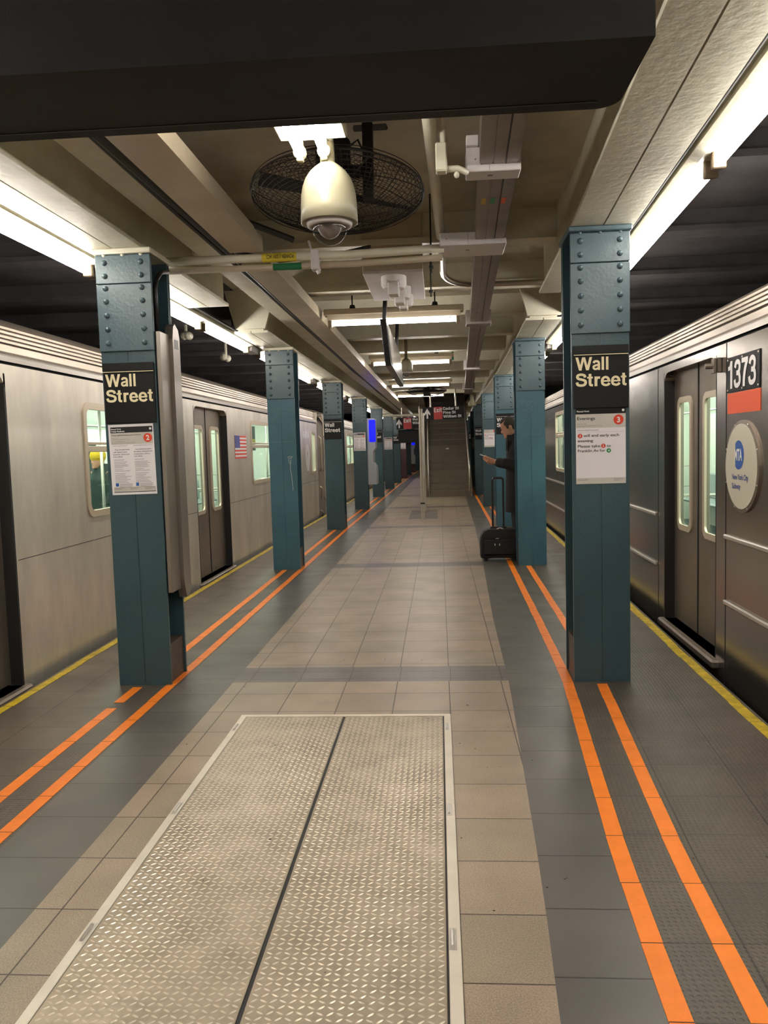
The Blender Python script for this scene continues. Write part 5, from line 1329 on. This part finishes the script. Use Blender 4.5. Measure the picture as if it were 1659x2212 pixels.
for sx in (-1, 1):
    a = Vector((sx*.074, .245, 1.178)); c = Vector((sx*.062, .268, 1.184)); b_.tube([a, c], [.044, .041], 14)
b_.build('shirt_cuff', M_white, man, smooth=True)
ph = thing('phone', 'pale phone held in both hands by the man in black', 'phone', (.985-.405, 9.93, 1.252), (radians(24), 0, radians(90)))
MB().bbox(-.037, .037, -.075, .075, -.004, .004, .003).build('case', M_tin, ph)
MB().box(-.033, .033, -.068, .068, .0042, .005).build('phone_screen', mat('phone_screen_lit', rgb(90, 100, 110), rough=.1, emis=(.8, .9, 1, 1), estr=.6), ph)

# suitcase
su = thing('suitcase', 'small black wheeled suitcase with raised handle at the feet of the man', 'suitcase', (.712, 9.63, 0))
b_ = MB()
pl_ = [(-.235, .05), (-.225, .035), (.22, .035), (.235, .05), (.235, .36), (.22, .385), (-.14, .385), (-.19, .365), (-.225, .31), (-.24, .25)]
b_.prism(pl_, -.10, .10); 
remeshed(b_, 'shell', M_case, su, .008, 4)
b_ = MB(); b_.bbox(-.205, .2, -.125, -.09, .07, .27, .02); b_.build('front_pocket', M_case, su)
b_ = MB()
for x in (-.075, .055): b_.bbox(x-.012, x+.012, .02, .04, .37, .99, .003)
b_.tube([(-.075, .03, .97), (-.06, .03, .995), (.04, .03, .995), (.055, .03, .97)], .014, 8); b_.bbox(-.11, .09, -.0, .06, .38, .405, .008)
b_.build('pull_handle', M_black, su)
for x in (-.17, .17):
    for y in (-.07, .07):
        MB().lathe([(.022, -.012), (.027, -.008), (.027, .008), (.022, .012)], (x, y, .027), 14, 'y').build('wheel', M_rub, su, smooth=True)
b_ = MB(); b_.box(-.055, -.015, -.1275, -.1265, .322-.05, .332-.05); b_.box(-.07, -.058, -.1275, -.125, .19, .215); b_.box(-.015, -.003, -.1275, -.125, .19, .215); b_.tube([(-.04, -.105, .39), (0, -.105, .405), (.04, -.105, .39)], .006, 6); b_.build('silver_tag', M_steelb, su)

# passenger in the left car
pa = thing('person', 'passenger in yellow knit cap and dark green jacket inside the left car', 'person', (-4.3, 9.85, 0), (0, 0, radians(150)))
bd = MB(); k = .88
hm = head_geo(bd, (0, .03, 1.25), radians(-6), 1.)
limb(bd, [(0, 0, 1.15), (0, .01, 1.3)], [.06, .055])
loft(bd, [(0, 0, .74, .14, .10), (0, 0, .9, .15, .1), (0, 0, 1.1, .16, .1), (0, 0, 1.2, .1, .07)])
for sx in (-1, 1):
    limb(bd, [(sx*.16, 0, 1.16), (sx*.2, .02, .92), (sx*.17, .12, .72)], [.05, .04, .028]); limb(bd, [(sx*.08, 0, .78), (sx*.085, .01, .42), (sx*.09, -.01, .07)], [.08, .05, .04])
    hand_geo(bd, (sx*.17, .12, .72), (0, .4, -1), (-sx, 0, 0), 1, .3, .9)
remeshed(bd, 'body', M_skin, pa, .007, 2)
ht_ = MB(); ht_.ell((0, -.005, .15), (.088, .108, .1), 20, 12); ht_.lathe([(.09, 0), (.094, .0), (.094, .045), (.09, .045)], (0, -.004, .125), 20); ht_.tf(hm)
remeshed(ht_, 'knit_cap', M_hat, pa, .007, 3)
jk = MB(); loft(jk, [(0, 0, .66, .21, .17), (0, 0, .70, .22, .18), (0, 0, .9, .215, .18), (0, 0, 1.1, .22, .16), (0, -.01, 1.18, .15, .12), (0, -.02, 1.27, .1, .1), (0, -.02, 1.3, .085, .085)], 24)
for sx in (-1, 1): limb(jk, [(sx*.19, 0, 1.12), (sx*.25, .02, .92), (sx*.19, .11, .76)], [.085, .08, .065])
jk.ell((0, -.17, 1.0), (.15, .09, .19), 16, 10)
remeshed(jk, 'jacket', M_puff, pa, .012, 3)
tr_ = MB()
for sx in (-1, 1): limb(tr_, [(sx*.085, 0, .78), (sx*.09, .01, .42), (sx*.09, -.01, .08)], [.1, .075, .065])
remeshed(tr_, 'trousers', M_trous, pa, .012, 3)
for sx in (-1, 1):
    b_ = MB(); loft(b_, [(sx*.09, .04, .003, .045, .13), (sx*.09, .04, .05, .042, .12), (sx*.09, -.01, .10, .045, .06)], 16); b_.build('shoe', M_shoe, pa, smooth=True)
